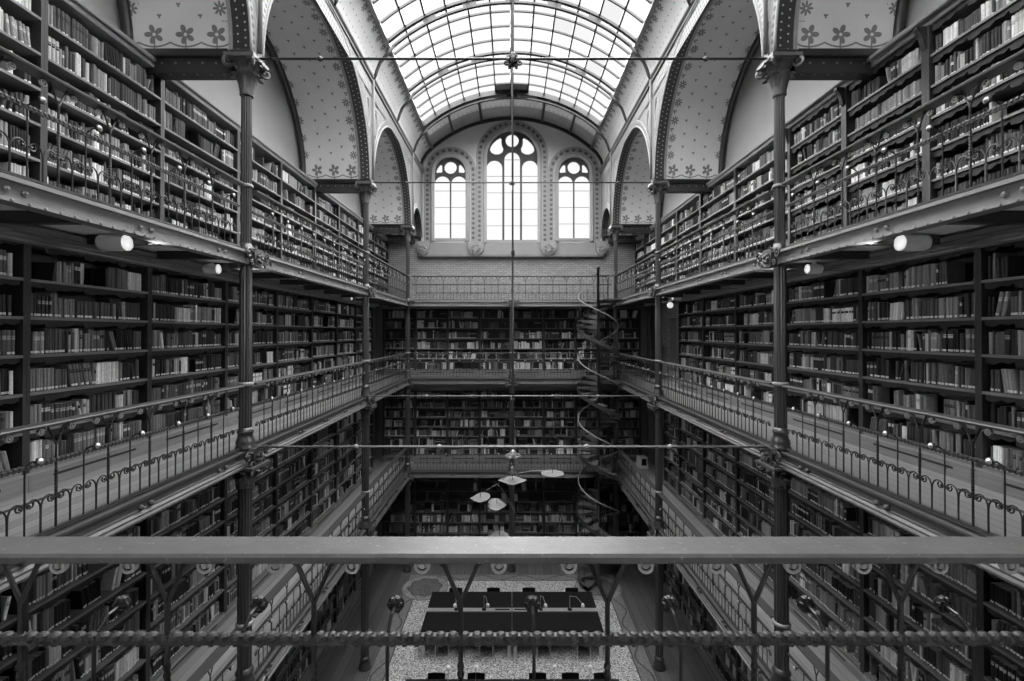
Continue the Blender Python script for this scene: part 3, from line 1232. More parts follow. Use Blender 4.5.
# ------------------------------------------------------------------ tie rods with their hangers
def tie(y, z, label, kind):
    root = thing('tie_rod', label, 'rod', (0, y, z), 0, None, 'thing')
    link('rod', MB().tube([(-W + (.16 if kind == 'top' else .20), 0, 0), (W - (.16 if kind == 'top' else .20), 0, 0)], .018, 8).mesh('rod', M['iron_dark'] if kind == 'top' else M['iron_light'], True), root)
    for x in (-2.35, -1.1, 1.1, 2.35) if kind != 'top' else (-2.9, 2.9):
        link('knot', MB().lathe([(.018, -.05), (.045, 0), (.018, .05)], 8, (0, 0, 0), 0, 0, 'x').mesh('knot', M['iron_light'] if kind != 'top' else M['iron'], True), root, (x, 0, 0))
    bs = MB()
    bs.lathe([(.02, .10), (.05, .06), (.04, .02), (.07, -.02), (.05, -.06), (.02, -.12), (.0001, -.14)], 10)
    for k in range(6):
        a = 2 * PI * k / 6
        c, s_ = math.cos(a), math.sin(a)
        sp = spiral((0, 0, 0), .05, 1.2, PI / 2, 10)
        bs.tube([(c * .04, s_ * .04, -.02)] + [(c * (.10 + x), s_ * (.10 + x), -.06 + z) for x, _, z in sp], .016, 5)
    if kind != 'top':
        bs.move(Matrix.Translation((0, 0, -.10)) @ Matrix.Diagonal((.9, .9, .55, 1)))
    if y == Y2:
        bs.move(Matrix.Scale(.6, 4))
    link('boss', bs.mesh('boss', M['iron_dark'] if kind == 'top' else M['pale_metal'], True), root)
    if kind == 'top':
        link('hanger', MB().tube([(0, 0, .08), (0, 0, rz - z - .2)], .016, 6).mesh('hanger', M['iron_dark']), root)
    else:
        link('hanger', MB().tube([(0, 0, .08), (0, 0, SPR - .08 - z - .16)], .010, 6).mesh('hanger', M['iron_dark']), root)
        link('hanger_knot', MB().lathe([(.01, -.06), (.025, -.03), (.032, 0), (.02, .04), (.01, .06)], 8).mesh('hanger_knot', M['iron_dark'], True), root, (0, 0, 2.9))
    return root


tie(Y1, SPR - .03, 'long dark tie rod with leafy boss joining the nearest column capitals', 'top')
tie(Y2, SPR - .03, 'thin dark tie rod joining the second pair of column capitals', 'top')
tie(Y1, G[2] + .04, 'pale tie rod crossing the hall between the nearest columns below the middle gallery', 'low')
tie(Y2, G[2] + .02, 'pale tie rod crossing the hall between the second columns at middle gallery floor', 'low')

# ------------------------------------------------------------------ tube spotlights under the top gallery
def spot(x, y, label, r=.095, L=.30):
    s = -1 if x < 0 else 1
    z = SOF[2] + .0
    root = thing('tube_spotlight', label, 'lamp', (x, y, z), 0, 'tube lamps under the top gallery', 'thing')
    link('housing', MB().lathe([(r * .55, s * L * .5), (r * .9, s * L * .46), (r, s * L * .38), (r, -s * L * .5), (r * .92, -s * L * .5), (r * .92, -s * L * .45)][::(1 if s < 0 else -1)] if False else [(r * .55, s * L * .5), (r * .9, s * L * .46), (r, s * L * .38), (r, -s * L * .5), (r * .9, -s * L * .5)], 20, (0, 0, 0), 0, 0, 'x').mesh('housing', M['white'], False), root)
    link('lens', MB().lathe([(r * .9, 0), (.0001, -s * .012)], 20, (-s * L * .5, 0, 0), 0, 0, 'x').mesh('lens', M['lamp_face'], True), root)
    link('mount', MB().box(-.03, .03, -.02, .02, r * .9, .14).mesh('mount', M['white']), root)


def beam_of(x, y, z, energy, level):
    """the lit tube throws its light across the hall"""
    l = bpy.data.lights.new('tube_light', 'SPOT')
    l.energy = energy
    l.spot_size = math.radians(76)
    l.spot_blend = 1.0
    l.shadow_soft_size = .03
    o = bpy.data.objects.new('tube_light', l)
    s = -1 if x < 0 else 1
    o.location = (x - s * .19, y, z - .03)
    o.rotation_euler = Vector((-s * 1.0, 0, -.30)).to_track_quat('-Z', 'Y').to_euler()
    COL.objects.link(o)


TUBE_W = 360
for s, nm in ((-1, 'left'), (1, 'right')):
    for x, y, lab, r, L in ((4.52, 5.25, 'large white tube spotlight under the %s top gallery before the first column', .095, .30),
                            (4.80, 7.4, 'white tube spotlight under the %s top gallery just past the first column', .08, .22),
                            (4.75, 13.4, 'small white tube spotlight under the %s top gallery near the second column', .08, .25)):
        spot(s * x, y, lab % nm, r, L)
        beam_of(s * x, y, SOF[2] + .0, TUBE_W, 2)
rt = thing('globe_lamp', 'small round white lamp under the right top gallery by the second column', 'lamp', (4.66, 13.7, SOF[2] - .1), 0, None, 'thing')
link('globe', MB().ball((0, 0, -.1), .09, 14, 8).mesh('globe', M['lamp_face'], True), rt)
link('stem', MB().tube([(0, 0, -.02), (0, 0, .2)], .015, 6).mesh('stem', M['white']), rt)
# strips of light on the bookcase tops wash the side vaults
for s in (-1, 1):
    for a, b in BAYS:
        l = bpy.data.lights.new('vault_uplight', 'AREA')
        l.shape = 'RECTANGLE'
        l.size, l.size_y = .2, b - a - .8
        l.energy = 14
        o = bpy.data.objects.new('vault_uplight', l)
        o.location = (s * 5.5, (a + b) / 2, G[3] + 2.88)
        o.rotation_euler = (0, PI - s * .35, 0)
        COL.objects.link(o)

# ------------------------------------------------------------------ bookcases
# (first board above the floor, row pitch, rows, underside of cornice, top)
SPEC = {
    0: dict(base=.34, pitch=.43, rows=7, top=3.50),
    1: dict(base=.16, pitch=.42, rows=7, top=3.31),
    2: dict(base=.24, pitch=.42, rows=6, top=2.84),
    3: dict(base=.33, pitch=.40, rows=6, top=2.84),
    'R3': dict(base=.33, pitch=.40, rows=6, top=2.84),
    'B0': dict(base=.42, pitch=.43, rows=7, top=3.50),
    'B1': dict(base=.25, pitch=.39, rows=7, top=3.31),
    'B2': dict(base=.24, pitch=.425, rows=6, top=2.84),
}
DEP = .40
BCACHE = {}


def bookcase_meshes(Wd, key):
    k = (round(Wd, 3), key)
    if k in BCACHE:
        return BCACHE[k]
    sp = SPEC[key]
    r = {}
    zc = sp['base'] + sp['pitch'] * sp['rows'] - .02
    h = sp['top']
    hw = .05 if key == 'R3' else .034
    up = MB().box(-hw, -.001, 0, DEP - .025, 0, zc - .002)
    up.box(-hw - .006, -.001, -.03 if key == 'R3' else -.012, .02, 0, zc - .002)
    if key == 'R3':
      up.prism([(-.03, zc - .002), (-.03, zc - .30), (-.06, zc - .26), (-.10, zc - .12), (-.16, zc - .04), (-.16, zc - .002)], -.03, -.001, (), lambda a, b, d: (d, a, b))
    r['upright'] = up.mesh('upright', M['wood'])
    lf = MB()
    lf.v = [(-x, y, z) for x, y, z in up.v]
    lf.f = [f[::-1] for f in up.f]
    lf.m = up.m
    r['upright_left'] = lf.mesh('upright', M['wood'])
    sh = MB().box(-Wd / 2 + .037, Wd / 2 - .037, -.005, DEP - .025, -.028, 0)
    sh.box(-Wd / 2 + .037, Wd / 2 - .037, -.012, -.004, -.032, -.002)
    r['shelf'] = sh.mesh('shelf', M['wood_shelf'])
    # leather flap with a scalloped edge under the shelf board
    n = max(6, int(Wd / .16))
    top = [(-Wd / 2 + .05, 0), (Wd / 2 - .05, 0)]
    bot = []
    for i in range(n):
        x1 = Wd / 2 - .05 - (Wd - .10) * i / n
        x0 = x1 - (Wd - .10) / n
        d = -.05 - .018 * ((i * 7) % 3)
        bot += [(x1 - .001, d + .012), ((x0 + x1) / 2 + .02, d - .014), (x0 + .012, d + .004)]
    r['flap'] = MB().prism(top + bot, .012, .016).mesh('dust_flap', M['leather'])
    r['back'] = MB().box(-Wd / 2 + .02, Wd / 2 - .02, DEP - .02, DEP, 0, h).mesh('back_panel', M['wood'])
    ov = .35 if key == 3 else .6 if key == 'R3' else 1.0
    co = MB().prism([(DEP, zc), (-.03 * ov, zc), (-.06 * ov, zc + .03), (-.06 * ov, zc + .07), (-.10 * ov, zc + .10), (-.10 * ov, (zc + h) / 2 + .02), (-.15 * ov, h - .06), (-.17 * ov, h - .04), (-.17 * ov, h), (DEP, h)], -Wd / 2, Wd / 2, (), lambda a, b, d: (d, a, b))
    if not str(key).endswith('3'):           # deep stepped cornice under the gallery
        co = MB().prism([(DEP, zc), (0, zc), (-.03, zc - .035), (-.10, zc - .02), (-.10, zc + .0), (-.19, zc + .015), (-.19, zc + .035), (-.29, zc + .05), (-.29, zc + .065), (-.40, zc + .085), (-.40, h), (DEP, h)], -Wd / 2, Wd / 2, (), lambda a, b, d: (d, a, b))
    r['cornice'] = co.mesh('cornice', M['wood_cornice'])
    pl = MB().prism([(DEP, 0), (-.04, 0), (-.04, sp['base'] - .06), (0, sp['base'] - .03), (DEP, sp['base'] - .03)], -Wd / 2 + .002, Wd / 2 - .002, (), lambda a, b, d: (d, a, b))
    for q in (0,):
        pl.box(-Wd * .34, Wd * .34, -.043, -.039, sp['base'] * .42, sp['base'] * .42 + .028, 1)
    r['plinth'] = pl.mesh('plinth', [M['wood_plinth'], M['leather']])
    BCACHE[k] = r
    return r


M['wood_cornice'] = plain('oak_cornice', .2, .45, .3, 5, .4, 0, (9, 1, 1))
M['wood_plinth'] = plain('oak_plinth', .17, .5, .5, 3, .4, 0, (.6, 1, 14))
CASES = []


def bookcase(key, Wd, loc, rz, label, flaps, where, group=None):
    sp = SPEC[key]
    r = bookcase_meshes(Wd, key)
    root = thing('bookcase', label, 'bookcase', loc, rz, group, 'thing')
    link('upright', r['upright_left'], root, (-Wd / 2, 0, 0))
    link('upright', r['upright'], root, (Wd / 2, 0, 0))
    for i in range(sp['rows'] + 0):
        z = sp['base'] + sp['pitch'] * i
        s = link('shelf', r['shelf'], root, (0, 0, z))
        if flaps:
            link('dust_flap', r['flap'], s, (0, 0, -.032))
    if flaps:
        link('dust_flap', r['flap'], root, (0, 0, sp['base'] + sp['pitch'] * sp['rows'] - .022))
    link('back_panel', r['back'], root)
    link('cornice', r['cornice'], root)
    link('plinth', r['plinth'], root)
    CASES.append(dict(key=key, W=Wd, loc=loc, rz=rz, where=where))


CUTS = {
    'l3': [1.6, 3.45, 5.25, 7.04, 9.01, 10.7, 12.57, 14.3, 16.1, 18.0, YE - .04],
    'l2': [1.6, 3.35, 5.08, 6.81, 8.65, 10.53, 12.38, 14.16, 15.9, 17.86],
    'r3': [1.5, 2.98, 4.48, 5.96, 7.43, 8.93, 11.1, 13.15, 15.0, 16.9, 18.6, YE - .04],
    'r2': [1.7, 3.5, 5.325, 7.12, 9.1, 11.08, 12.98, 14.85],
}
for s, nm in ((-1, 'left'), (1, 'right')):
    for g in range(4):
        cuts = list(CUTS[nm[0] + ('3' if g == 3 else '2')])
        if s > 0 and g == 1:
            cuts.append(16.3)
        if s > 0 and g == 0:
            cuts += [16.4, 17.86]
        units = [(a, b, 0 if (a + b) / 2 < Y1 else 1 if (a + b) / 2 < Y2 else 2) for a, b in zip(cuts, cuts[1:])]
        for k, (a, b, bay) in enumerate(units):
            same = [u for u in units if u[2] == bay]
            n = same.index((a, b, bay))
            if bay == 0:
                n = len(same) - n
                pos = ('' if n == 1 else ordw(n) + ' ') + 'bookcase before first column'
            else:
                pos = ('' if n == 0 else ordw(n + 1) + ' ') + 'bookcase past %s column' % ORD[bay]
            fl = (g == 3 and s > 0 and b < 9.2) or (g < 3 and b < 13)
            bookcase('R3' if fl and g == 3 else g, b - a, (s * SX, (a + b) / 2, G[g]), PI / 2 if s < 0 else -PI / 2,
                     'dark wooden bookcase, %s %s, %s' % (nm, LEVEL[g], pos.replace('bookcase ', '')
                                                                  if pos[0] != 'b' else 'first ' + pos[9:]), fl, (nm, LEVH[g], pos))
            CASES[-1]['flaps'] = fl
for g in range(3):
    for i in range(8):
        x = (i - 3.5) * 1.3333
        side = 'left' if i < 4 else 'right'
        pos = ordw(4 - i if i < 4 else i - 3)
        bookcase('B%d' % g, 1.3333, (x, YB, G[g]), 0, 'far wall bookcase on the %s, %s %s of the middle column' % (LEVEL[g], pos, side), False,
                 ('far', LEVH[g], '%s of middle column, case %s' % (side, pos)))

# ------------------------------------------------------------------ books
class Book:
    __slots__ = ('x', 'z', 'y', 'w', 'h', 'd', 'tilt', 'tone', 'lab', 'tit', 'titt', 'case', 'row', 'n', 'idx', 'area')


BOOKS = []
rng = random.Random(11)


def tone(bright):
    q = rng.random()
    if q < (.26 if not bright else .18):
        return rng.uniform(.010, .026)
    if q < (.56 if not bright else .42):
        return rng.uniform(.035, .10)
    if q < (.86 if not bright else .66):
        return rng.uniform(.12, .28)
    return rng.uniform(.34, .75) if not bright else rng.uniform(.45, .85)


for ci, c in enumerate(CASES):
    sp = SPEC[c['key']]
    far = c['where'][0] == 'far'
    for row in range(sp['rows']):
        z = sp['base'] + sp['pitch'] * row
        hmax = sp['pitch'] - (.125 if c.get('flaps') else .075)
        wid = c['W'] - .12
        x = -wid / 2
        lst = []
        empty_row = c['key'] == 'B0' and row >= 4
        fill = .25 if empty_row else rng.choice((1, 1, 1, 1, .98, .95, .85))
        labelled = rng.random() < (.85 if not far else .35)
        bright = far and rng.random() < .75
        while x < wid / 2:
            run = rng.choice((1, 1, 1, 1, 1, 1, 2, 2, 3, 4, 6, 10)) if not far else rng.choice((1, 1, 1, 1, 2, 4, 7))
            w0 = rng.uniform(.018, .047)
            h0 = hmax * (rng.uniform(.72, 1.0) if c.get('flaps') else rng.uniform(.66, .93))
            t0 = tone(bright)
            tit = rng.random() < .4
            titt = rng.choice((.02, .35, .5))
            d0 = rng.uniform(.16, .24)
            if c['key'] == 0 and c['where'][0] == 'right' and rng.random() < .3:      # magazines shown face out
                w0, d0, run, h0, t0 = rng.uniform(.17, .21), .03, 1, hmax * rng.uniform(.85, 1), rng.choice((.05, .15, .4, .6))
            if rng.random() > fill:
                x += rng.uniform(.08, .35) * (3 if empty_row else 1)
                lean = rng.random() < .5
            else:
                lean = rng.random() < .10
            tl = rng.uniform(.08, .30) * rng.choice((-1, 1)) if lean else 0
            for k in range(run):
                b = Book()
                b.w = w0 * (rng.uniform(.9, 1.1) if run > 1 else 1)
                b.h = min(h0 * (rng.uniform(.985, 1.01) if run > 1 else 1), hmax)
                b.d = d0
                b.tilt = tl * rng.uniform(.8, 1.1) if tl else rng.uniform(-.012, .012)
                foot = b.w / math.cos(b.tilt) if tl else b.w
                if tl < 0 and k == 0:
                    x += abs(math.sin(b.tilt)) * b.h * 1.05
                if x + foot + (abs(math.sin(b.tilt)) * b.h if tl > 0 else 0) > wid / 2:
                    x = 9
                    break
                b.x = x + foot / 2
                x += foot + rng.uniform(0, .003)
                b.z, b.y = z, rng.uniform(.035, .06)
                b.tone = t0 * rng.uniform(.7, 1.35)
                b.lab = labelled and rng.random() < .9
                b.tit, b.titt = tit and b.w > .03, titt
                b.case, b.row = ci, row
                lst.append(b)
            if tl > 0 and x < 5 and lst:
                x += math.sin(tl * 1.1) * h0
        lst.sort(key=lambda q: q.x)
        for i, b in enumerate(lst):
            b.idx, b.n = i, len(lst)
        BOOKS += lst


def book_matrix(b):
    c = CASES[b.case]
    piv = b.w / 2 * (1 if b.tilt > 0 else -1)
    # a leaning book stands on its lower corner
    return (Matrix.Translation(c['loc']) @ Matrix.Rotation(c['rz'], 4, 'Z') @ Matrix.Translation((b.x + piv, b.y, b.z + .001))
            @ Matrix.Rotation(b.tilt, 4, 'Y') @ Matrix.Translation((-piv, 0, 0)))


def cover(w, h, d):
    P = [(-w * .48, .014), (-w * .30, .002), (0, -.003), (w * .30, .002), (w * .48, .014), (w * .48, d), (-w * .48, d)]
    n = 7
    vs = [(x, y, 0) for x, y in P] + [(x, y, h) for x, y in P]
    fs = [(i, (i + 1) % n, n + (i + 1) % n, n + i) for i in range(n)]
    fs += [tuple(range(n, 2 * n)), tuple(range(n))[::-1]]
    return vs, fs


def strip(w, z0, z1, e=.0015):
    P = [(-w * .40, .009 - e), (-w * .30, .002 - e), (0, -.003 - e), (w * .30, .002 - e), (w * .40, .009 - e)]
    vs = [(x, y, z0) for x, y in P] + [(x, y, z1) for x, y in P]
    return vs, [(i, i + 1, 6 + i, 5 + i) for i in range(4)]


def project(p):
    if p.y < .3:
        return None
    return 511 + F * p.x / p.y, 333 - F * (p.z - CZ) / p.y


for b in BOOKS:
    b.area = 0
    c = CASES[b.case]
    if c['where'][0] == 'far':
        continue
    Mx = book_matrix(b)
    q = [project(Mx @ Vector(p)) for p in ((-b.w / 2, 0, 0), (b.w / 2, 0, 0), (b.w / 2, 0, b.h), (-b.w / 2, 0, b.h))]
    if any(p is None for p in q):
        continue
    cx, cy = sum(p[0] for p in q) / 4, sum(p[1] for p in q) / 4
    if not all(2 < p[0] < 1022 and 2 < p[1] < 679 for p in q):
        continue
    if any(530 < p[1] < 568 for p in q):
        continue
    zr = c['loc'][2] + b.z - CZ
    if c['key'] == 1 and zr + b.h > -2.75:
        continue
    if c['key'] == 0 and zr + b.h > -7.3:
        continue
    if c['key'] in (3, 'R3') and zr < 1.72:
        continue
    if abs(cx - 511) > 255 and abs(cx - 511) < 280:
        continue
    a = 0
    for i in range(4):
        x0, y0 = q[i]
        x1, y1 = q[(i + 1) % 4]
        a += x0 * y1 - x1 * y0
    b.area = abs(a) / 2
chosen = sorted(BOOKS, key=lambda b: -b.area)[:300]
CH = set(id(b) for b in chosen)


def tone_word(t):
    return 'black' if t < .027 else 'dark' if t < .11 else 'grey' if t < .30 else 'pale'


for b in chosen:
    c = CASES[b.case]
    nm, lev, pos = c['where']
    # counted from the end of the shelf nearer the far wall, always inside the picture
    far_right = nm == 'left'
    k = b.n - b.idx if far_right else b.idx + 1
    # local +X runs away from the viewer on the left wall and towards the viewer on the right wall
    rows = SPEC[c['key']]['rows']
    p = pos
    lab = '%s book %s from %s, shelf %d from top, %s %s %s' % (tone_word(b.tone), ordw(k), 'right' if far_right else 'left', rows - b.row, nm, lev, p)
    vs, fs = cover(b.w, b.h, b.d)
    mb = MB().add(vs, fs)
    if b.tit and b.w > .030:                       # raised bands across the spine
        for zz in (.2, .45, .72, .88):
            v2, f2 = strip(b.w, b.h * zz - .003, b.h * zz + .003, .003)
            mb.add(v2, f2)
    me = mb.mesh('book', M['book'])
    set_tone(me, [b.tone] * len(me.polygons))
    o = link('book', me)
    o.matrix_world = book_matrix(b)
    tag(o, lab, 'book', 'books on the %s %s shelves' % (nm, lev), 'thing')
    pg = MB().box(-b.w / 2 + .004, b.w / 2 - .004, .012, b.d - .006, b.h - .002, b.h + .0005)
    link('page_block', pg.mesh('page_block', M['pages']), o)
    if b.lab:
        v2, f2 = strip(b.w, .012, .038)
        link('spine_label', MB().add(v2, f2).mesh('spine_label', M['label']), o)['label'] = 'white paper shelf label'
    if b.tit:
        v2, f2 = strip(b.w, b.h * .62, b.h * .78)
        me = MB().add(v2, f2).mesh('title_panel', M['book'])
        set_tone(me, [b.titt] * len(me.polygons))
        link('title_panel', me, o)

mb, tones = MB(), []
for b in BOOKS:
    if id(b) in CH:
        continue
    Mx = book_matrix(b)
    vs, fs = cover(b.w, b.h, b.d)
    fs = [f for i, f in enumerate(fs) if i not in (5, 8)]
    mb.add([Mx @ Vector(p) for p in vs], fs)
    tones += [b.tone] * (len(fs) - 1) + [.25]
    if b.lab:
        v2, f2 = strip(b.w, .012, .038)
        mb.add([Mx @ Vector(p) for p in v2], f2)
        tones += [.75] * 4
    if b.tit:
        v2, f2 = strip(b.w, b.h * .62, b.h * .78)
        mb.add([Mx @ Vector(p) for p in v2], f2)
        tones += [b.titt] * 4
me = bpy.data.meshes.new('shelved_books')
me.from_pydata(mb.v, [], mb.f)
me.materials.append(M['book'])
set_tone(me, tones)
me.update()
tag(link('shelved_books', me), 'thousands of old books filling the farther shelves of every gallery', 'books', None, 'stuff')
print('BOOKS', len(BOOKS), 'individual', len(chosen), 'min area', chosen[-1].area)

# ------------------------------------------------------------------ spiral staircase
SXC, SYC, SR = 3.15, 16.95, .76
st = thing('spiral_staircase', 'dark iron spiral staircase at the far right corner of the hall', 'staircase', (SXC, SYC, 0), 0, None, 'thing')
TOPZ = G[3]
PITCH = 2.23
NT = 55
rise = TOPZ / NT
link('newel_post', MB().lathe([(.12, 0), (.12, .1), (.055, .14), (.05, TOPZ + 1.1), (.08, TOPZ + 1.12), (.06, TOPZ + 1.2), (.0001, TOPZ + 1.25)], 12).mesh('newel_post', M['iron_dark'], True), st)


def stair_ang(z):      # climbing turns clockwise seen from above
    return math.radians(20) - 2 * PI * (z - TOPZ) / PITCH


dA = 2 * PI * rise / PITCH
tr = MB()
vs = [(.04 * math.cos(a), .04 * math.sin(a)) for a in (-.6, .6)]
out = [(.05 * math.cos(-dA * .5), .05 * math.sin(-dA * .5))] + [(SR * math.cos(-dA * .6 + dA * 1.2 * i / 4), SR * math.sin(-dA * .6 + dA * 1.2 * i / 4)) for i in range(5)] + [(.05 * math.cos(dA * .5), .05 * math.sin(dA * .5))]
tr.prism(out, -.03, 0, (), lambda a, b, d: (a, b, d))
# riser bracket below the tread and the curved edge plate
tr.prism([(.05, -.03), (SR * .95, -.03), (SR * .7, -.07), (.05, -.17)], -.008, .008, (), lambda a, b, d: (a * math.cos(dA * .5) - d * math.sin(dA * .5), a * math.sin(dA * .5) + d * math.cos(dA * .5), b))
TRM = tr.mesh('tread', M['iron_cap'])
BAL = MB().tube([(SR - .03, 0, 0), (SR - .03, 0, 1.05)], .009, 5)
BAL.tube([(SR - .03, 0, .30), (SR - .03, .05, .42), (SR - .03, 0, .55), (SR - .03, -.05, .42)], .006, 4, True)
BAL = BAL.mesh('baluster', M['iron_dark'])
for i in range(NT):
    z = rise * (i + 1)
    a = stair_ang(z)
    t = link('tread', TRM, st, (0, 0, z), a)
    link('baluster', BAL, t)
pts, low = [], []
for i in range(NT * 3 + 1):
    z = rise * i / 3 + rise
    a = stair_ang(z)
    if z > TOPZ:
        break
    pts.append(((SR - .03) * math.cos(a), (SR - .03) * math.sin(a), z + 1.05))
    low.append((SR * math.cos(a), SR * math.sin(a), z - .06))
link('handrail', MB().tube(pts, .024, 6).mesh('handrail', M['iron_light'], True), st)
mbs = MB()
b0 = []
for (x, y, z) in low:
    b0 += [(x, y, z - .07), (x, y, z + .07), (x * 1.012, y * 1.012, z + .07), (x * 1.012, y * 1.012, z - .07)]
fs = []
for i in range(len(low) - 1):
    for j in range(4):
        j2 = (j + 1) % 4
        fs.append((i * 4 + j, i * 4 + j2, i * 4 + 4 + j2, i * 4 + 4 + j))
mbs.add(b0, fs)
link('stringer', mbs.mesh('stringer', M['iron']), st)
for g in (1, 2, 3):
    link('landing', MB().box(.1, W - SXC - .1, -.45, .45, G[g] - .05, G[g]).mesh('landing', M['iron']), st)
lr = MB()
lr.tube([(-.03, .35, TOPZ + .95), (.3, .62, TOPZ + .95), (.75, .62, TOPZ + .95)], .018, 6)
lr.tube([(.0, .0, TOPZ + 1.0), (-.03, .35, TOPZ + .95)], .018, 6)
for x, y in ((.1, .46), (.3, .62), (.5, .62), (.72, .62)):
    lr.tube([(x, y, TOPZ - .04), (x, y, TOPZ + .95)], .01, 5)
link('landing_rail', lr.mesh('landing_rail', M['iron_dark']), st)

# ------------------------------------------------------------------ reading tables, chairs and lamps
def table_meshes(L, D):
    top = MB().box(-L / 2, L / 2, -D / 2, D / 2, .71, .75)
    top.box(-L / 2 + .06, L / 2 - .06, -D / 2 + .06, D / 2 - .06, .64, .71)
    strip_ = MB().box(-L / 2 + .01, L / 2 - .01, -.085, .085, .75, .775)
    sock = MB().box(-.22, .22, -.03, .03, .775, .782)
    leg = MB().prism([(-.04, 0), (.04, 0), (.055, .70), (-.055, .70)], -.03, .03)
    return top.mesh('tabletop', M['black']), strip_.mesh('centre_strip', M['pale_metal']), sock.mesh('socket_panel', M['black']), leg.mesh('leg', M['pale_metal'])


TM = table_meshes(2.56, 2.02)


def table(x, y, label):
    r = thing('reading_table', label, 'table', (x, y, .006), 0, None, 'thing')
    link('tabletop', TM[0], r)
    s = link('centre_strip', TM[1], r)
    link('socket_panel', TM[2], s, (1.0 if x < 0 else -1.0, 0, 0))
    for a in (-1.2, 1.2):
        for b in (-.94, .94):
            link('leg', TM[3], r, (a, b, 0))


TY, T2Y = 14.05, 10.26
table(-1.285, TY, 'left half of the long black reading table with a pale centre strip')
table(1.285, TY, 'right half of the long black reading table with a pale centre strip')
table(-1.285, T2Y, 'left half of the nearer black reading table at the bottom edge')
table(1.285, T2Y, 'right half of the nearer black reading table at the bottom edge')


def chair_meshes():
    seat = MB().prism([(-.22, -.21), (.22, -.21), (.20, .21), (-.20, .21)], .43, .46, (), lambda a, b, d: (a, b, d))
    back = MB()
    n = 8
    vs = []
    for i in range(n + 1):
        a = -.9 + 1.8 * i / n
        x, y = .27 * math.sin(a), .15 + .07 * math.cos(a)
        vs += [(x, y, .60), (x, y, .79), (x * .93, y - .02, .79), (x * .93, y - .02, .60)]
    fs = [(0, 1, 2, 3), tuple(4 * n + k for k in (3, 2, 1, 0))]
    for i in range(n):
        for j in range(4):
            j2 = (j + 1) % 4
            fs.append((i * 4 + j, i * 4 + j2, i * 4 + 4 + j2, i * 4 + 4 + j))
    back.add(vs, fs)
    legf = MB().tube([(0, 0, 0), (0, 0, .44)], .013, 6)
    legb = MB().tube([(0, .03, 0), (0, 0, .45), (0, .02, .64)], .013, 6)
    return seat.mesh('seat', M['black'], False), back.mesh('backrest', M['black']), legf.mesh('leg', M['pale_metal']), legb.mesh('leg', M['pale_metal'])


CM = chair_meshes()


def chair(x, y, rz, label):
    r = thing('reading_chair', label, 'chair', (x, y, .006), rz, 'chairs round the reading tables', 'thing')
    link('seat', CM[0], r)
    link('backrest', CM[1], r)
    for a in (-.18, .18):
        link('leg', CM[2], r, (a, -.17, 0))
        link('leg', CM[3], r, (a, .19, 0))


NW = ['leftmost', 'second from left', 'third from left', 'rightmost']
for i, x in enumerate((-1.83, -.6, .55, 1.95)):
    chair(x, 15.02, 0, '%s black chair at the far side of the long black table' % NW[i])
for i, x in enumerate((-1.95, -.72, .88, 2.0)):
    chair(x, 13.205, PI, '%s black chair tucked under the near side of the long black table' % NW[i])
for i, x in enumerate((-1.85, -.88, .62, 1.42, 2.2)):
    chair(x, 11.22, 0, '%s black chair at the nearer reading table' % ['leftmost', 'second from left', 'middle', 'second from right', 'rightmost'][i])


def desk_lamp(x, y, lean, label, h=.42):
    r = thing('desk_lamp', label, 'lamp', (x, y, .78), 0, None, 'thing')
    link('base', MB().lathe([(.07, 0), (.07, .015), (.02, .03), (.012, .05)], 12).mesh('base', M['black'], True), r)
    link('stem', MB().tube([(0, 0, .03), (0, 0, h)], .009, 6).mesh('stem', M['pale_metal']), r)
    link('arm', MB().tube([(0, 0, h - .02), (lean * .5, -.10, h + .02), (lean, -.22, h - .14)], .007, 6).mesh('arm', M['pale_metal']), r)
    hd = MB().lathe([(.02, .06), (.045, .03), (.055, -.03), (.05, -.035), (.0001, -.02)], 12)
    link('lamp_head', hd.mesh('lamp_head', M['white'], True), r, (lean, -.22, h - .17))


for i, (x, ln) in enumerate(((-1.67, -.02), (-.84, .12), (.86, .13), (1.74, .36))):
    desk_lamp(x, TY, ln, '%s slim desk lamp on the pale strip of the long black table' % NW[i])
for i, x in enumerate((-1.5, -.86, .96, 1.78)):
    r = thing('desk_lamp', '%s upright desk lamp on the nearer table at the bottom edge' % NW[i], 'lamp', (x, 10.82, .756), 0, None, 'thing')
    link('base', MB().lathe([(.07, 0), (.07, .015), (.02, .03), (.012, .05)], 12).mesh('base', M['black'], True), r)
    link('stem', MB().tube([(0, 0, .03), (.02, 0, .60)], .009, 6).mesh('stem', M['pale_metal']), r)
    link('lamp_head', MB().lathe([(.015, .05), (.045, .03), (.05, -.02), (.045, -.03), (.0001, -.02)], 12).mesh('lamp_head', M['white'], True), r, (.02, -.02, .62))


# ------------------------------------------------------------------ hanging mobile of flat leaves
MY = 9.8
def wpt(px, py, y=MY):
    return ((px - 511) * y / F, CZ - (py - 333) * y / F)


mob = thing('hanging_mobile', 'pale hanging mobile of flat metal leaves in the middle of the hall', 'mobile', (0, MY, 0), 0, None, 'thing')


def leaf(outline, px, py, tx, ty):
    x, z = wpt(px, py)
    mb = MB().prism(outline, -.004, .004, (), lambda a, b, d: (a, b, d))
    link('leaf', mb.mesh('leaf', M['petal']), mob, (x, 0, z), rot=(tx, ty, 0))
    link('leaf_stem', MB().tube([(0, 0, 0), (0, 0, .12)], .006, 5).mesh('leaf_stem', M['iron_dark']), mob, (x, 0, z))


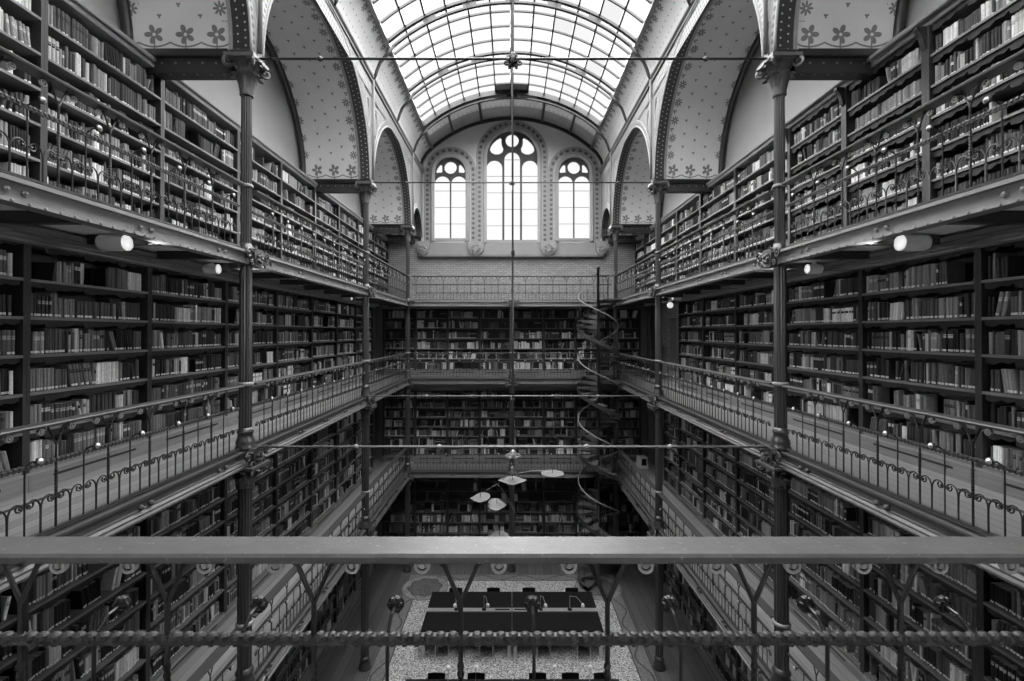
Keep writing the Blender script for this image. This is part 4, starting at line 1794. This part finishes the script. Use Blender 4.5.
def ell(a, b, pinch=0.0, pinch2=0.0):
    o_ = []
    for i in range(28):
        t = 2 * PI * i / 28
        x, y = a * math.cos(t), b * math.sin(t)
        y *= 1 - (pinch if x < 0 else pinch2) * abs(math.cos(t)) ** 1.5
        o_.append((x, y))
    return o_


leaf(ell(.30, .25, .8, .8), 511, 480, .06, 0)
leaf(ell(.24, .25), 551, 473, 0, 0)
leaf(ell(.21, .28, .8, 0), 479, 497, .02, -.10)
leaf(ell(.20, .30, 0, .75), 495.5, 504, .06, .10)
leaf(ell(.20, .24), 498, 535.5, 0, 0)


def rod_px(pts, r=.008):
    return MB().tube([(wpt(a, b)[0], .02 * math.sin(i), wpt(a, b)[1]) for i, (a, b) in enumerate(pts)], r, 5)


link('mobile_rod', rod_px([(484, 491), (490, 487), (496, 484)]).mesh('mobile_rod', M['iron_light']), mob)
link('mobile_rod', rod_px([(496, 484), (501, 489), (505, 496), (510, 505), (514, 513), (517, 521)]).mesh('mobile_rod', M['iron_light']), mob)
link('mobile_rod', rod_px([(505, 501), (509, 502), (512, 507), (516, 520), (521, 531), (528, 537)]).mesh('mobile_rod', M['iron_light']), mob)
link('mobile_rod', rod_px([(511, 474), (530, 471), (551, 470)]).mesh('mobile_rod', M['iron_light']), mob)
link('mobile_rod', rod_px([(496, 484), (503, 478), (511, 474)]).mesh('mobile_rod', M['iron_light']), mob)
x, z = wpt(511, 474)
link('cable', MB().tube([(0, 0, z), (0, 0, GC + GR - .2)], .006, 5).mesh('cable', M['iron_dark']), mob)
link('boss', MB().lathe([(.01, .16), (.05, .10), (.03, .06), (.09, .02), (.03, -.02), (.01, -.06)], 10).mesh('boss', M['iron_light'], True), mob, (0, 0, z + .02))

# ------------------------------------------------------------------ odds and ends
wb = thing('white_machine', 'small white machine with a dark front on the right lowest gallery floor', 'machine', (5.12, 18.3, G[1]), .15, None, 'thing')
link('body', MB().prism([(-.20, 0), (.20, 0), (.15, .46), (-.15, .46)], -.16, .16).mesh('body', M['white']), wb)
link('dark_panel', MB().prism([(-.10, .14), (.11, .14), (.09, .40), (-.08, .40)], -.168, -.158).mesh('dark_panel', M['black']), wb)
